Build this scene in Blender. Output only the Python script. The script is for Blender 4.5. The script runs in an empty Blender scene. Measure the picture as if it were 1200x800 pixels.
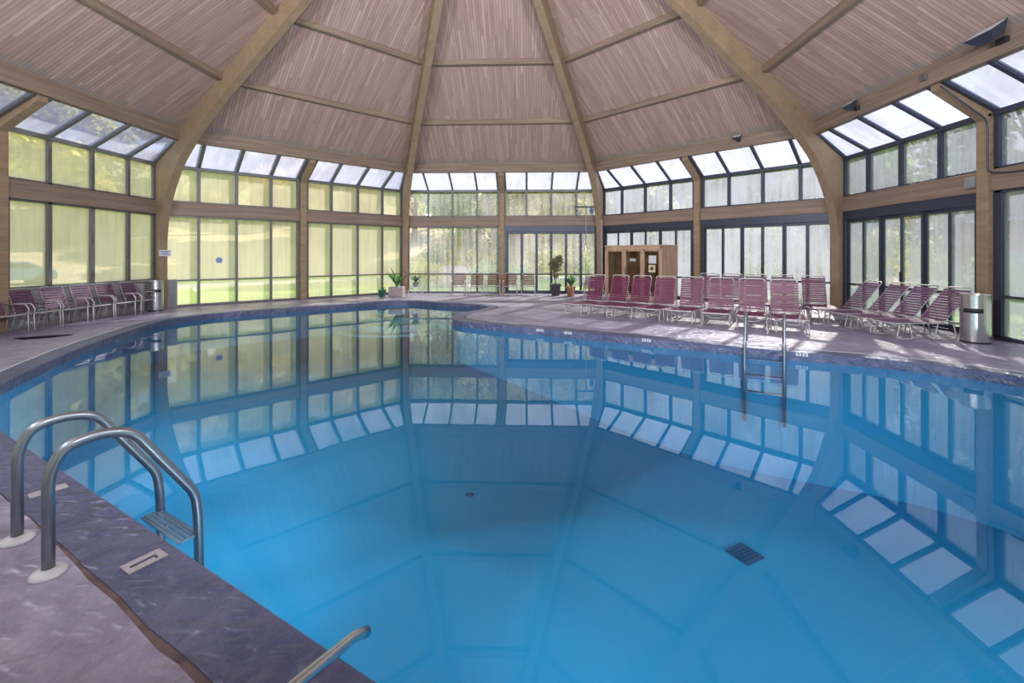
import bpy, bmesh, math, random
from math import sin, cos, pi, radians, sqrt, atan2
from mathutils import Vector, Matrix, geometry, noise
random.seed(7)
SC = bpy.context.scene
COL = SC.collection
S = 9.0
AP = S * 1.20711          # apothem of the octagonal hall
R = S * 1.30656           # corner radius
T22 = math.tan(pi / 8)

# ------------------------------------------------------------------ materials
def nm(name):
    m = bpy.data.materials.new(name); m.use_nodes = True
    nt = m.node_tree; nt.nodes.clear()
    out = nt.nodes.new('ShaderNodeOutputMaterial')
    return m, nt, out
def N(nt, t, **kw):
    n = nt.nodes.new(t)
    for k, v in kw.items():
        if k in n.inputs: n.inputs[k].default_value = v
        else: setattr(n, k, v)
    return n
def L(nt, a, b): nt.links.new(a, b)
def rgb(c): return (c[0], c[1], c[2], 1)
def coords(nt, scale, kind='Object', rot=(0, 0, 0)):
    tc = N(nt, 'ShaderNodeTexCoord'); mp = N(nt, 'ShaderNodeMapping')
    mp.inputs['Scale'].default_value = scale; mp.inputs['Rotation'].default_value = rot
    L(nt, tc.outputs[kind], mp.inputs['Vector']); return mp.outputs['Vector']
def ramp(nt, fac, stops):
    r = N(nt, 'ShaderNodeValToRGB'); e = r.color_ramp.elements
    while len(e) < len(stops): e.new(0.5)
    for i, (p, c) in enumerate(stops):
        e[i].position = p; e[i].color = rgb(c)
    L(nt, fac, r.inputs['Fac']); return r.outputs['Color']
def principled(nt, out, color=None, rough=.5, metal=0., spec=.5):
    b = N(nt, 'ShaderNodeBsdfPrincipled')
    b.inputs['Roughness'].default_value = rough; b.inputs['Metallic'].default_value = metal
    b.inputs['Specular IOR Level'].default_value = spec
    if color is not None:
        if hasattr(color, 'is_linked') or hasattr(color, 'links'): L(nt, color, b.inputs['Base Color'])
        else: b.inputs['Base Color'].default_value = rgb(color)
    L(nt, b.outputs[0], out.inputs['Surface']); return b
def bump(nt, b, h, strength=.3, dist=.01):
    n = N(nt, 'ShaderNodeBump'); n.inputs['Strength'].default_value = strength; n.inputs['Distance'].default_value = dist
    L(nt, h, n.inputs['Height']); L(nt, n.outputs[0], b.inputs['Normal'])
def plain(name, c, rough=.5, metal=0., spec=.5, var=.0, vscale=6):
    m, nt, out = nm(name)
    if var:
        v = coords(nt, (vscale,) * 3)
        ns = N(nt, 'ShaderNodeTexNoise', Scale=1.0, Detail=3.0); L(nt, v, ns.inputs['Vector'])
        col = ramp(nt, ns.outputs['Fac'], [(.3, [x * (1 - var) for x in c]), (.7, [min(1, x * (1 + var)) for x in c])])
        principled(nt, out, col, rough, metal, spec)
    else: principled(nt, out, c, rough, metal, spec)
    return m
def wood(name, ca, cb, cc, along=(0.5, 14, 14), rough=.55, lam=None):
    m, nt, out = nm(name)
    v = coords(nt, along)
    n1 = N(nt, 'ShaderNodeTexNoise', Scale=1.0, Detail=5.0, Distortion=.6); L(nt, v, n1.inputs['Vector'])
    v2 = coords(nt, (along[0] * 3, along[1] * 4, along[2] * 4))
    n2 = N(nt, 'ShaderNodeTexNoise', Scale=1.0, Detail=3.0); L(nt, v2, n2.inputs['Vector'])
    a = N(nt, 'ShaderNodeMath', operation='ADD'); L(nt, n1.outputs['Fac'], a.inputs[0])
    q = N(nt, 'ShaderNodeMath', operation='MULTIPLY'); L(nt, n2.outputs['Fac'], q.inputs[0]); q.inputs[1].default_value = .35
    L(nt, q.outputs[0], a.inputs[1])
    col = ramp(nt, a.outputs[0], [(.45, ca), (.66, cb), (.88, cc)])
    b = principled(nt, out, col, rough, 0, .35); bump(nt, b, a.outputs[0], .12, .004)
    return m

M = {}
M['beam'] = wood('glulam_timber', (.185, .13, .098), (.26, .185, .14), (.33, .24, .18))
M['beam_pale'] = wood('pale_glulam_timber', (.25, .17, .105), (.32, .22, .14), (.38, .27, .175), along=(.7, 8, 8))
M['rib'] = wood('arched_rib_timber', (.26, .18, .115), (.30, .21, .135), (.34, .24, .155), along=(4, 4, 4))
M['bronze'] = plain('lit_bronze_anodised_frame', (.15, .15, .15), .45, .3, .5, .12)  # lighter copy of the frame bronze, daylight on it put into the colour
M['bronze_dark'] = plain('dark_bronze_door_and_shaded_frame', (.05, .058, .09), .4, .3, .5, .12)
M['grey_panel'] = plain('grey_wainscot_panel', (.27, .27, .28), .6, 0, .4, .1)
M['steel'] = plain('brushed_stainless_steel', (.60, .60, .62), .24, 1, .5, .06, 20)
M['rail'] = plain('satin_ladder_steel', (.30, .33, .37), .36, .85, .5, .08, 12)
M['black'] = plain('black_plastic', (.02, .02, .025), .5)
M['cream'] = plain('cream_powder_coated_tube', (.56, .52, .53), .35, .1, .5, .05)
M['white'] = plain('white_plastic', (.62, .62, .66), .45)
M['terracotta'] = plain('terracotta_clay', (.55, .27, .16), .8, 0, .3, .15)
M['grey_pot'] = plain('grey_stone_pot', (.36, .31, .30), .8, 0, .3, .15)
M['dark_pot'] = plain('charcoal_pot', (.10, .10, .11), .7, 0, .3, .1)
M['green_pot'] = plain('green_glazed_pot', (.04, .22, .15), .4)
M['blue'] = plain('blue_sign_print', (.10, .16, .50), .5)
M['paper'] = plain('white_paper', (.72, .74, .78), .7)
M['yellow_paper'] = plain('pale_yellow_notice', (.75, .70, .42), .7)
M['concrete_tile'] = plain('pale_depth_tile', (.40, .37, .40), .6, 0, .4, .12, 30)
M['ink'] = plain('dark_tile_numeral', (.07, .07, .12), .6)
M['sealing'] = plain('rust_brown_joint_sealant', (.15, .105, .105), .8, 0, .3, .35, 9)

def strap_mat(name, c):
    m, nt, out = nm(name)
    v = coords(nt, (5, 5, 5)); n1 = N(nt, 'ShaderNodeTexNoise', Scale=1., Detail=2.); L(nt, v, n1.inputs['Vector'])
    col = ramp(nt, n1.outputs['Fac'], [(.3, [x * .8 for x in c]), (.7, [x * 1.25 for x in c])])
    principled(nt, out, col, .38, 0, .5); return m
M['maroon'] = strap_mat('maroon_vinyl_strap', (.14, .022, .068))
M['mauve'] = strap_mat('faded_mauve_vinyl_strap', (.15, .055, .13))
M['brown'] = strap_mat('brown_maroon_vinyl_strap', (.15, .05, .05))

def boards_mat():
    m, nt, out = nm('tongue_and_groove_ceiling_boards')
    tc = N(nt, 'ShaderNodeTexCoord'); sp = N(nt, 'ShaderNodeSeparateXYZ'); L(nt, tc.outputs['Object'], sp.inputs[0])
    W = .092
    dx = N(nt, 'ShaderNodeMath', operation='DIVIDE'); L(nt, sp.outputs['X'], dx.inputs[0]); dx.inputs[1].default_value = W
    fl = N(nt, 'ShaderNodeMath', operation='FLOOR'); L(nt, dx.outputs[0], fl.inputs[0])
    fr = N(nt, 'ShaderNodeMath', operation='FRACT'); L(nt, dx.outputs[0], fr.inputs[0])
    w1 = N(nt, 'ShaderNodeTexWhiteNoise'); w1.noise_dimensions = '1D'; L(nt, fl.outputs[0], w1.inputs['W'])
    # board ends: random offset per board, pieces 1.6 m long
    my = N(nt, 'ShaderNodeMath', operation='MULTIPLY_ADD'); L(nt, w1.outputs['Value'], my.inputs[0]); my.inputs[1].default_value = 7.3
    dy = N(nt, 'ShaderNodeMath', operation='DIVIDE'); L(nt, sp.outputs['Y'], dy.inputs[0]); dy.inputs[1].default_value = 1.5
    L(nt, dy.outputs[0], my.inputs[2])
    fy = N(nt, 'ShaderNodeMath', operation='FLOOR'); L(nt, my.outputs[0], fy.inputs[0])
    cb = N(nt, 'ShaderNodeCombineXYZ'); L(nt, fl.outputs[0], cb.inputs[0]); L(nt, fy.outputs[0], cb.inputs[1])
    w2 = N(nt, 'ShaderNodeTexWhiteNoise'); w2.noise_dimensions = '3D'; L(nt, cb.outputs[0], w2.inputs['Vector'])
    col = ramp(nt, w2.outputs['Value'], [(0., (.41, .27, .235)), (.35, (.455, .305, .265)), (.7, (.49, .335, .29)), (1., (.56, .395, .335))])
    # grain
    v = coords(nt, (30, 1.2, 4)); n1 = N(nt, 'ShaderNodeTexNoise', Scale=1., Detail=4.); L(nt, v, n1.inputs['Vector'])
    g = ramp(nt, n1.outputs['Fac'], [(.3, (.82, .82, .82)), (.7, (1.06, 1.06, 1.06))])
    mx = N(nt, 'ShaderNodeMix'); mx.data_type = 'RGBA'; mx.blend_type = 'MULTIPLY'; mx.inputs[0].default_value = 1
    L(nt, col, mx.inputs[6]); L(nt, g, mx.inputs[7])
    # water stains climbing the boards from the eave
    v3 = coords(nt, (5., .7, 1)); n3 = N(nt, 'ShaderNodeTexNoise', Scale=1., Detail=4.); L(nt, v3, n3.inputs['Vector'])
    st = N(nt, 'ShaderNodeMapRange'); L(nt, sp.outputs['Y'], st.inputs[0]); st.inputs[1].default_value = 0.05; st.inputs[2].default_value = .85
    st.inputs[3].default_value = 1; st.inputs[4].default_value = 0
    ml = N(nt, 'ShaderNodeMath', operation='MULTIPLY'); L(nt, st.outputs[0], ml.inputs[0]); L(nt, n3.outputs['Fac'], ml.inputs[1])
    sm = ramp(nt, ml.outputs[0], [(.30, (0, 0, 0)), (.38, (1, 1, 1))])
    m2 = N(nt, 'ShaderNodeMix'); m2.data_type = 'RGBA'; L(nt, sm, m2.inputs[0]); L(nt, mx.outputs[2], m2.inputs[6]); m2.inputs[7].default_value = (.34, .29, .25, 1)
    # groove
    gr = N(nt, 'ShaderNodeMath', operation='LESS_THAN'); L(nt, fr.outputs[0], gr.inputs[0]); gr.inputs[1].default_value = .13
    m3 = N(nt, 'ShaderNodeMix'); m3.data_type = 'RGBA'; L(nt, gr.outputs[0], m3.inputs[0]); L(nt, m2.outputs[2], m3.inputs[6]); m3.inputs[7].default_value = (.25, .17, .155, 1)
    b = principled(nt, out, m3.outputs[2], .6, 0, .3)
    iv = N(nt, 'ShaderNodeMath', operation='SUBTRACT'); iv.inputs[0].default_value = 1; L(nt, gr.outputs[0], iv.inputs[1])
    bump(nt, b, iv.outputs[0], .4, .006)
    return m
M['boards'] = boards_mat()

def slate_mat(name, ca, cb, cc, rough=.34, crack=True, scale=1.):
    m, nt, out = nm(name)
    v = coords(nt, (scale,) * 3)
    big = N(nt, 'ShaderNodeTexNoise', Scale=.55, Detail=4.); L(nt, v, big.inputs['Vector'])
    med = N(nt, 'ShaderNodeTexNoise', Scale=3.2, Detail=7., Distortion=.7, Roughness=.6); L(nt, v, med.inputs['Vector'])
    ad = N(nt, 'ShaderNodeMath', operation='ADD'); L(nt, big.outputs['Fac'], ad.inputs[0]); L(nt, med.outputs['Fac'], ad.inputs[1])
    hf = N(nt, 'ShaderNodeMath', operation='MULTIPLY'); L(nt, ad.outputs[0], hf.inputs[0]); hf.inputs[1].default_value = .5
    col = ramp(nt, hf.outputs[0], [(.36, ca), (.5, cb), (.64, cc)])
    # torn-slate ridges
    ri = N(nt, 'ShaderNodeTexNoise', Scale=2.4, Detail=5., Distortion=1.1, Roughness=.55); ri.noise_type = 'RIDGED_MULTIFRACTAL'
    L(nt, coords(nt, (scale * 1.0, scale * 1.7, scale)), ri.inputs['Vector'])
    fi = N(nt, 'ShaderNodeTexNoise', Scale=26., Detail=4.); L(nt, v, fi.inputs['Vector'])
    r2 = N(nt, 'ShaderNodeTexNoise', Scale=6.5, Detail=6., Distortion=.5, Roughness=.6, Lacunarity=2.2); r2.noise_type = 'RIDGED_MULTIFRACTAL'
    L(nt, coords(nt, (scale * .8, scale * 1.9, scale), rot=(0, 0, .7)), r2.inputs['Vector'])
    h = N(nt, 'ShaderNodeMath', operation='MULTIPLY_ADD'); L(nt, fi.outputs['Fac'], h.inputs[0]); h.inputs[1].default_value = .25; L(nt, ri.outputs['Fac'], h.inputs[2])
    vo = N(nt, 'ShaderNodeTexVoronoi', Scale=1.5); vo.feature = 'SMOOTH_F1'
    L(nt, coords(nt, (scale, scale * 1.4, scale)), vo.inputs['Vector'])
    h2 = N(nt, 'ShaderNodeMath', operation='ADD'); L(nt, h.outputs[0], h2.inputs[0]); L(nt, vo.outputs['Distance'], h2.inputs[1])
    h3 = N(nt, 'ShaderNodeMath', operation='MULTIPLY_ADD'); L(nt, r2.outputs['Fac'], h3.inputs[0]); h3.inputs[1].default_value = .8; L(nt, h2.outputs[0], h3.inputs[2])
    vein = ramp(nt, r2.outputs['Fac'], [(.5, (.9, .9, .9)), (.8, (1, 1, 1)), (.97, (1.18, 1.18, 1.18))])
    mx = N(nt, 'ShaderNodeMix'); mx.data_type = 'RGBA'; mx.blend_type = 'MULTIPLY'; mx.inputs[0].default_value = 1
    L(nt, col, mx.inputs[6]); L(nt, vein, mx.inputs[7])
    b = principled(nt, out, mx.outputs[2], rough, 0, .6)
    bump(nt, b, h3.outputs[0], 1.0, .03)
    return m
M['deck'] = slate_mat('stamped_mauve_slate_deck', (.22, .195, .30), (.34, .305, .43), (.49, .45, .59))
M['coping'] = slate_mat('blue_grey_stamped_coping', (.062, .075, .16), (.095, .108, .215), (.15, .16, .285), scale=1.4)

def pool_mat():
    m, nt, out = nm('blue_pool_plaster')
    v = coords(nt, (.5,) * 3); n1 = N(nt, 'ShaderNodeTexNoise', Scale=1., Detail=2.); L(nt, v, n1.inputs['Vector'])
    col = ramp(nt, n1.outputs['Fac'], [(.3, (.022, .31, .59)), (.7, (.026, .335, .62))])
    principled(nt, out, col, .7, 0, .2); return m
M['pool'] = pool_mat()
M['pool_step'] = plain('pale_blue_pool_step', (.35, .62, .78), .6)

def water_mat():
    m, nt, out = nm('still_pool_water')
    tr = N(nt, 'ShaderNodeBsdfTransparent'); tr.inputs[0].default_value = (.80, .95, .99, 1)
    gl = N(nt, 'ShaderNodeBsdfGlossy'); gl.inputs['Roughness'].default_value = .004; gl.inputs[0].default_value = (.92, .96, 1, 1)
    fr = N(nt, 'ShaderNodeFresnel'); fr.inputs['IOR'].default_value = 1.5
    v = coords(nt, (1.3, .8, 1)); n1 = N(nt, 'ShaderNodeTexNoise', Scale=1., Detail=2.); L(nt, v, n1.inputs['Vector'])
    bp = N(nt, 'ShaderNodeBump'); bp.inputs['Strength'].default_value = .05; bp.inputs['Distance'].default_value = .02
    L(nt, n1.outputs['Fac'], bp.inputs['Height']); L(nt, bp.outputs[0], gl.inputs['Normal'])
    mx = N(nt, 'ShaderNodeMixShader'); L(nt, fr.outputs[0], mx.inputs[0]); L(nt, tr.outputs[0], mx.inputs[1]); L(nt, gl.outputs[0], mx.inputs[2])
    L(nt, mx.outputs[0], out.inputs['Surface']); return m
M['water'] = water_mat()

def glass_mat(name, haze_lo, haze_hi, tint=(1, 1, 1), hz=(.9, .92, 1.), streak=(7, 7, .35)):
    m, nt, out = nm(name)
    tr = N(nt, 'ShaderNodeBsdfTransparent'); tr.inputs[0].default_value = rgb(tint)
    gl = N(nt, 'ShaderNodeBsdfGlossy'); gl.inputs['Roughness'].default_value = .02
    fr = N(nt, 'ShaderNodeFresnel'); ge = N(nt, 'ShaderNodeNewGeometry'); io = N(nt, 'ShaderNodeMapRange')
    io.inputs[3].default_value = 1.35; io.inputs[4].default_value = 1 / 1.35; L(nt, ge.outputs['Backfacing'], io.inputs[0]); L(nt, io.outputs[0], fr.inputs['IOR'])
    m1 = N(nt, 'ShaderNodeMixShader'); L(nt, fr.outputs[0], m1.inputs[0]); L(nt, tr.outputs[0], m1.inputs[1]); L(nt, gl.outputs[0], m1.inputs[2])
    tl = N(nt, 'ShaderNodeBsdfTranslucent'); tl.inputs[0].default_value = rgb(hz)
    v = coords(nt, streak); n1 = N(nt, 'ShaderNodeTexNoise', Scale=1., Detail=4., Roughness=.6); L(nt, v, n1.inputs['Vector'])
    v2 = coords(nt, (.6, .6, .5)); n2 = N(nt, 'ShaderNodeTexNoise', Scale=1., Detail=2.); L(nt, v2, n2.inputs['Vector'])
    av = N(nt, 'ShaderNodeMath', operation='ADD'); L(nt, n1.outputs['Fac'], av.inputs[0]); L(nt, n2.outputs['Fac'], av.inputs[1])
    mr = N(nt, 'ShaderNodeMapRange'); L(nt, av.outputs[0], mr.inputs[0]); mr.inputs[1].default_value = .75; mr.inputs[2].default_value = 1.2
    mr.inputs[3].default_value = haze_lo; mr.inputs[4].default_value = haze_hi
    m2 = N(nt, 'ShaderNodeMixShader'); L(nt, mr.outputs[0], m2.inputs[0]); L(nt, m1.outputs[0], m2.inputs[1]); L(nt, tl.outputs[0], m2.inputs[2])
    L(nt, m2.outputs[0], out.inputs['Surface']); return m
M['glass_clear'] = glass_mat('clear_window_glass', .03, .14)
M['glass_warm'] = glass_mat('warm_haze_window_glass', .32, .44, hz=(1, .92, .78))  # warm haze put into the glass to lighten the view outside
M['glass_fog'] = glass_mat('fogged_streaky_window_glass', .20, .60, hz=(.44, .46, .57))
M['glass_sky'] = glass_mat('sky_haze_skylight_glass', .28, .45, tint=(.84, .86, .92), hz=(.66, .68, .80), streak=(4, 1, 1))  # sky brightness put into the panes as lavender haze and tint

def leaf_mat(name, ca, cb, cc):
    m, nt, out = nm(name)
    g = N(nt, 'ShaderNodeNewGeometry')
    col = ramp(nt, g.outputs['Random Per Island'], [(0, ca), (.5, cb), (1, cc)])
    df = N(nt, 'ShaderNodeBsdfDiffuse'); L(nt, col, df.inputs[0])
    tl = N(nt, 'ShaderNodeBsdfTranslucent'); L(nt, col, tl.inputs[0])
    mx = N(nt, 'ShaderNodeMixShader'); mx.inputs[0].default_value = .45
    L(nt, df.outputs[0], mx.inputs[1]); L(nt, tl.outputs[0], mx.inputs[2]); L(nt, mx.outputs[0], out.inputs['Surface']); return m
M['leaf_yellow'] = leaf_mat('yellow_green_leaves', (0.55, 0.52, 0.13), (0.73, 0.68, 0.21), (0.91, 0.81, 0.31))
M['leaf_green'] = leaf_mat('fresh_green_leaves', (0.26, 0.42, 0.10), (0.42, 0.57, 0.17), (0.60, 0.72, 0.26))
M['leaf_gold'] = leaf_mat('golden_autumn_leaves', (0.65, 0.47, 0.16), (0.86, 0.65, 0.26), (0.92, 0.81, 0.44))
M['leaf_olive'] = leaf_mat('grey_olive_leaves', (0.31, 0.33, 0.18), (0.47, 0.47, 0.29), (0.65, 0.64, 0.42))
M['leaf_house'] = leaf_mat('dark_houseplant_leaves', (.05, .14, .05), (.09, .22, .08), (.15, .30, .12))
M['leaf_pink'] = leaf_mat('reddish_houseplant_leaves', (.10, .18, .07), (.20, .22, .12), (.42, .24, .22))
M['bark'] = plain('grey_brown_bark', (.28, .24, .20), .9, 0, .2, .3, 3)
M['bark_pale'] = plain('pale_bark', (.55, .52, .46), .9, 0, .2, .2, 3)
M['rock'] = plain('pinkish_rock', (.60, .50, .46), .9, 0, .2, .25, 1.5)
M['brick'] = plain('orange_brick', (.55, .30, .20), .9, 0, .2, .15, 4)
M['car_blue'] = plain('blue_car_paint', (.20, .34, .62), .25, .2)
M['car_glass'] = plain('dark_car_window', (.05, .07, .09), .1)

def terrain_mat():
    m, nt, out = nm('lawn_and_leaf_strewn_slope')
    tc = N(nt, 'ShaderNodeTexCoord'); sp = N(nt, 'ShaderNodeSeparateXYZ'); L(nt, tc.outputs['Object'], sp.inputs[0])
    le = N(nt, 'ShaderNodeVectorMath', operation='LENGTH')
    cb = N(nt, 'ShaderNodeCombineXYZ'); L(nt, sp.outputs[0], cb.inputs[0]); L(nt, sp.outputs[1], cb.inputs[1]); L(nt, cb.outputs[0], le.inputs[0])
    n1 = N(nt, 'ShaderNodeTexNoise', Scale=.18, Detail=4.); L(nt, tc.outputs['Object'], n1.inputs['Vector'])
    a = N(nt, 'ShaderNodeMath', operation='MULTIPLY_ADD'); L(nt, n1.outputs['Fac'], a.inputs[0]); a.inputs[1].default_value = 9; L(nt, le.outputs['Value'], a.inputs[2])
    mr = N(nt, 'ShaderNodeMapRange'); L(nt, a.outputs[0], mr.inputs[0]); mr.inputs[1].default_value = 0; mr.inputs[2].default_value = 100
    zone = ramp(nt, mr.outputs[0], [(.0, (0.24, 0.40, 0.08)), (.27, (0.32, 0.50, 0.11)), (.305, (0.55, 0.53, 0.48)), (.345, (0.60, 0.58, 0.53)), (.38, (0.36, 0.50, 0.14)), (.42, (0.62, 0.50, 0.36)), (.62, (0.60, 0.48, 0.31)), (.8, (0.41, 0.41, 0.18))])
    n2 = N(nt, 'ShaderNodeTexNoise', Scale=1.6, Detail=5.); L(nt, tc.outputs['Object'], n2.inputs['Vector'])
    g = ramp(nt, n2.outputs['Fac'], [(.3, (.75, .75, .75)), (.7, (1.15, 1.15, 1.15))])
    mx = N(nt, 'ShaderNodeMix'); mx.data_type = 'RGBA'; mx.blend_type = 'MULTIPLY'; mx.inputs[0].default_value = 1
    L(nt, zone, mx.inputs[6]); L(nt, g, mx.inputs[7])
    principled(nt, out, mx.outputs[2], .95, 0, .1); return m
M['terrain'] = terrain_mat()

# ------------------------------------------------------------------ mesh helpers
class MB:
    def __init__(s): s.v = []; s.f = []; s.sm = []
    def add(s, vs, fs, smooth=False):
        o = len(s.v); s.v += [tuple(v) for v in vs]; s.f += [tuple(i + o for i in f) for f in fs]; s.sm += [smooth] * len(fs); return s
    def box(s, x0, x1, y0, y1, z0, z1):
        vs = [(x, y, z) for z in (z0, z1) for (x, y) in ((x0, y0), (x1, y0), (x1, y1), (x0, y1))]
        return s.hexa(vs)
    def hexa(s, vs):
        return s.add(vs, [(3, 2, 1, 0), (4, 5, 6, 7), (0, 1, 5, 4), (1, 2, 6, 5), (2, 3, 7, 6), (3, 0, 4, 7)])
    def bar(s, a, b, w, h, up=(0, 0, 1)):
        a, b = Vector(a), Vector(b); d = (b - a).normalized(); sd = d.cross(Vector(up)).normalized(); u = sd.cross(d)
        sd *= w / 2; u *= h / 2
        return s.hexa([a - sd - u, a + sd - u, b + sd - u, b - sd - u, a - sd + u, a + sd + u, b + sd + u, b - sd + u])
    def tube(s, pts, r, n=10, closed=False, taper=None):
        P = [Vector(p) for p in pts]; m = len(P); vs = []; fs = []
        ref = None
        for i in range(m):
            if closed: t = (P[(i + 1) % m] - P[i - 1]).normalized()
            else: t = (P[min(i + 1, m - 1)] - P[max(i - 1, 0)]).normalized()
            if ref is None:
                ref = Vector((0, 0, 1)) if abs(t.z) < .9 else Vector((1, 0, 0))
            a = (ref - t * ref.dot(t)).normalized(); ref = a; b = t.cross(a)
            rr = r if taper is None else r * taper[i]
            for k in range(n):
                q = 2 * pi * k / n; vs.append(P[i] + (a * cos(q) + b * sin(q)) * rr)
        for i in range(m if closed else m - 1):
            j = (i + 1) % m
            for k in range(n):
                fs.append((i * n + k, i * n + (k + 1) % n, j * n + (k + 1) % n, j * n + k))
        if not closed:
            s.add(vs, fs + [tuple(range(n - 1, -1, -1)), tuple((m - 1) * n + k for k in range(n))], True)
        else: s.add(vs, fs, True)
        return s
    def lathe(s, prof, cx=0, cy=0, n=36, smooth=True, sx=1, sy=1):
        vs = []; fs = []
        for (r, z) in prof:
            for k in range(n):
                q = 2 * pi * k / n; vs.append((cx + r * cos(q) * sx, cy + r * sin(q) * sy, z))
        for i in range(len(prof) - 1):
            for k in range(n): fs.append((i * n + k, i * n + (k + 1) % n, (i + 1) * n + (k + 1) % n, (i + 1) * n + k))
        fs.append(tuple(range(n - 1, -1, -1))); fs.append(tuple((len(prof) - 1) * n + k for k in range(n)))
        s.add(vs, fs, smooth)
        for i in (-1, -2): s.sm[i] = False
        return s
    def prism(s, poly, z0, z1):
        n = len(poly)
        return s.add([(x, y, z0) for x, y in poly] + [(x, y, z1) for x, y in poly],
                     [tuple(range(n - 1, -1, -1)), tuple(range(n, 2 * n))] + [(i, (i + 1) % n, n + (i + 1) % n, n + i) for i in range(n)])
    def build(s, name, mat, parent=None, mw=None, bevel=0, kind=None):
        me = bpy.data.meshes.new(name); me.from_pydata(s.v, [], s.f); me.update()
        me.polygons.foreach_set('use_smooth', s.sm)
        bm = bmesh.new(); bm.from_mesh(me); bmesh.ops.recalc_face_normals(bm, faces=bm.faces); bm.to_mesh(me); bm.free()
        if isinstance(mat, str): mat = M[mat]
        me.materials.append(mat)
        o = bpy.data.objects.new(name, me); COL.objects.link(o)
        if parent: o.parent = parent
        if mw is not None: o.matrix_local = mw
        if bevel:
            b = o.modifiers.new('edge', 'BEVEL'); b.width = bevel; b.segments = 2; b.limit_method = 'ANGLE'; b.angle_limit = radians(50)
        if kind: o['kind'] = kind
        return o
def tag(o, label, cat, group=None, kind=None):
    o['label'] = label; o['category'] = cat
    if group: o['group'] = group
    if kind: o['kind'] = kind
    return o
def empty(name, loc=(0, 0, 0), rz=0, kind=None):
    o = bpy.data.objects.new(name, None); COL.objects.link(o); o.location = loc; o.rotation_euler = (0, 0, rz); o.empty_display_size = .2
    if kind: o['kind'] = kind
    return o
def copy_tree(o, parent=None):
    c = o.copy(); COL.objects.link(c); c.parent = parent
    for ch in [k for k in bpy.data.objects if k.parent == o and k != c]: copy_tree(ch, c)
    return c
def fillet(pts, rad, seg=6, closed=False):
    P = [Vector(p) for p in pts]; out = []; n = len(P)
    for i in range(n):
        if not closed and i in (0, n - 1): out.append(P[i]); continue
        a = P[i - 1] - P[i]; b = P[(i + 1) % n] - P[i]
        la, lb = a.length, b.length; a.normalize(); b.normalize()
        r = rad[i] if isinstance(rad, (list, tuple)) else rad
        d = min(r, la * .48, lb * .48)
        if d < 1e-4: out.append(P[i]); continue
        p0, p2 = P[i] + a * d, P[i] + b * d
        for k in range(seg + 1):
            t = k / seg; out.append(p0 * (1 - t) ** 2 + P[i] * 2 * t * (1 - t) + p2 * t * t)
    return out
def catmull(pts, seg=8, closed=False):
    P = [Vector(p) for p in pts]; n = len(P); out = []
    rng = range(n) if closed else range(n - 1)
    for i in rng:
        g = (lambda j: P[j % n]) if closed else (lambda j: P[max(0, min(n - 1, j))])
        p0, p1, p2, p3 = g(i - 1), g(i), g(i + 1), g(i + 2)
        for k in range(seg):
            t = k / seg
            out.append(.5 * ((2 * p1) + (p2 - p0) * t + (2 * p0 - 5 * p1 + 4 * p2 - p3) * t * t + (3 * p1 - p0 - 3 * p2 + p3) * t ** 3))
    if not closed: out.append(P[-1])
    return out

# ------------------------------------------------------------------ octagonal shell
def V(k):
    a = radians(-22.5 + 45 * (k - 2)); return Vector((R * sin(a), R * cos(a), 0))
def wall_mat(k):   # local x along the wall (V_k -> V_k+1), y outwards, z up
    p, q = V(k), V(k + 1); d = (q - p).normalized()
    m = Matrix.Rotation(atan2(d.y, d.x), 4, 'Z'); m.translation = p; return m
ZB0, ZB1, ZK, ZE, RE = 3.05, 3.49, 4.65, 5.32, 9.71
SIDE = ['west', 'northwest', 'north', 'northeast', 'east', 'southeast', 'south', 'southwest']
cnt = {'window': 0, 'door': 0, 'trim': 0}
def num(k):
    cnt[k] += 1; return f'{k}_{cnt[k]}'
def bp_(r): return 12.37 - .679 * r      # height of the board plane at apothem distance r
HALF = {  # (wall, half): kind of lower glazing, glass
    (0, 0): ('sill', 'warm'), (0, 1): ('sill', 'warm'), (1, 0): ('trans', 'warm'), (1, 1): ('trans', 'warm'),
    (2, 0): ('trans', 'clear'), (2, 1): ('door', 'clear'), (3, 0): ('door', 'fog'), (3, 1): ('door', 'fog'),
    (4, 0): ('door', 'fog'), (4, 1): ('big', 'fog'), (5, 0): ('trans', 'fog'), (5, 1): ('trans', 'fog'),
    (6, 0): ('trans', 'warm'), (6, 1): ('trans', 'warm'), (7, 0): ('trans', 'warm'), (7, 1): ('trans', 'warm')}
yb = -(AP - RE)     # local y of the ring beam line
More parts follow.
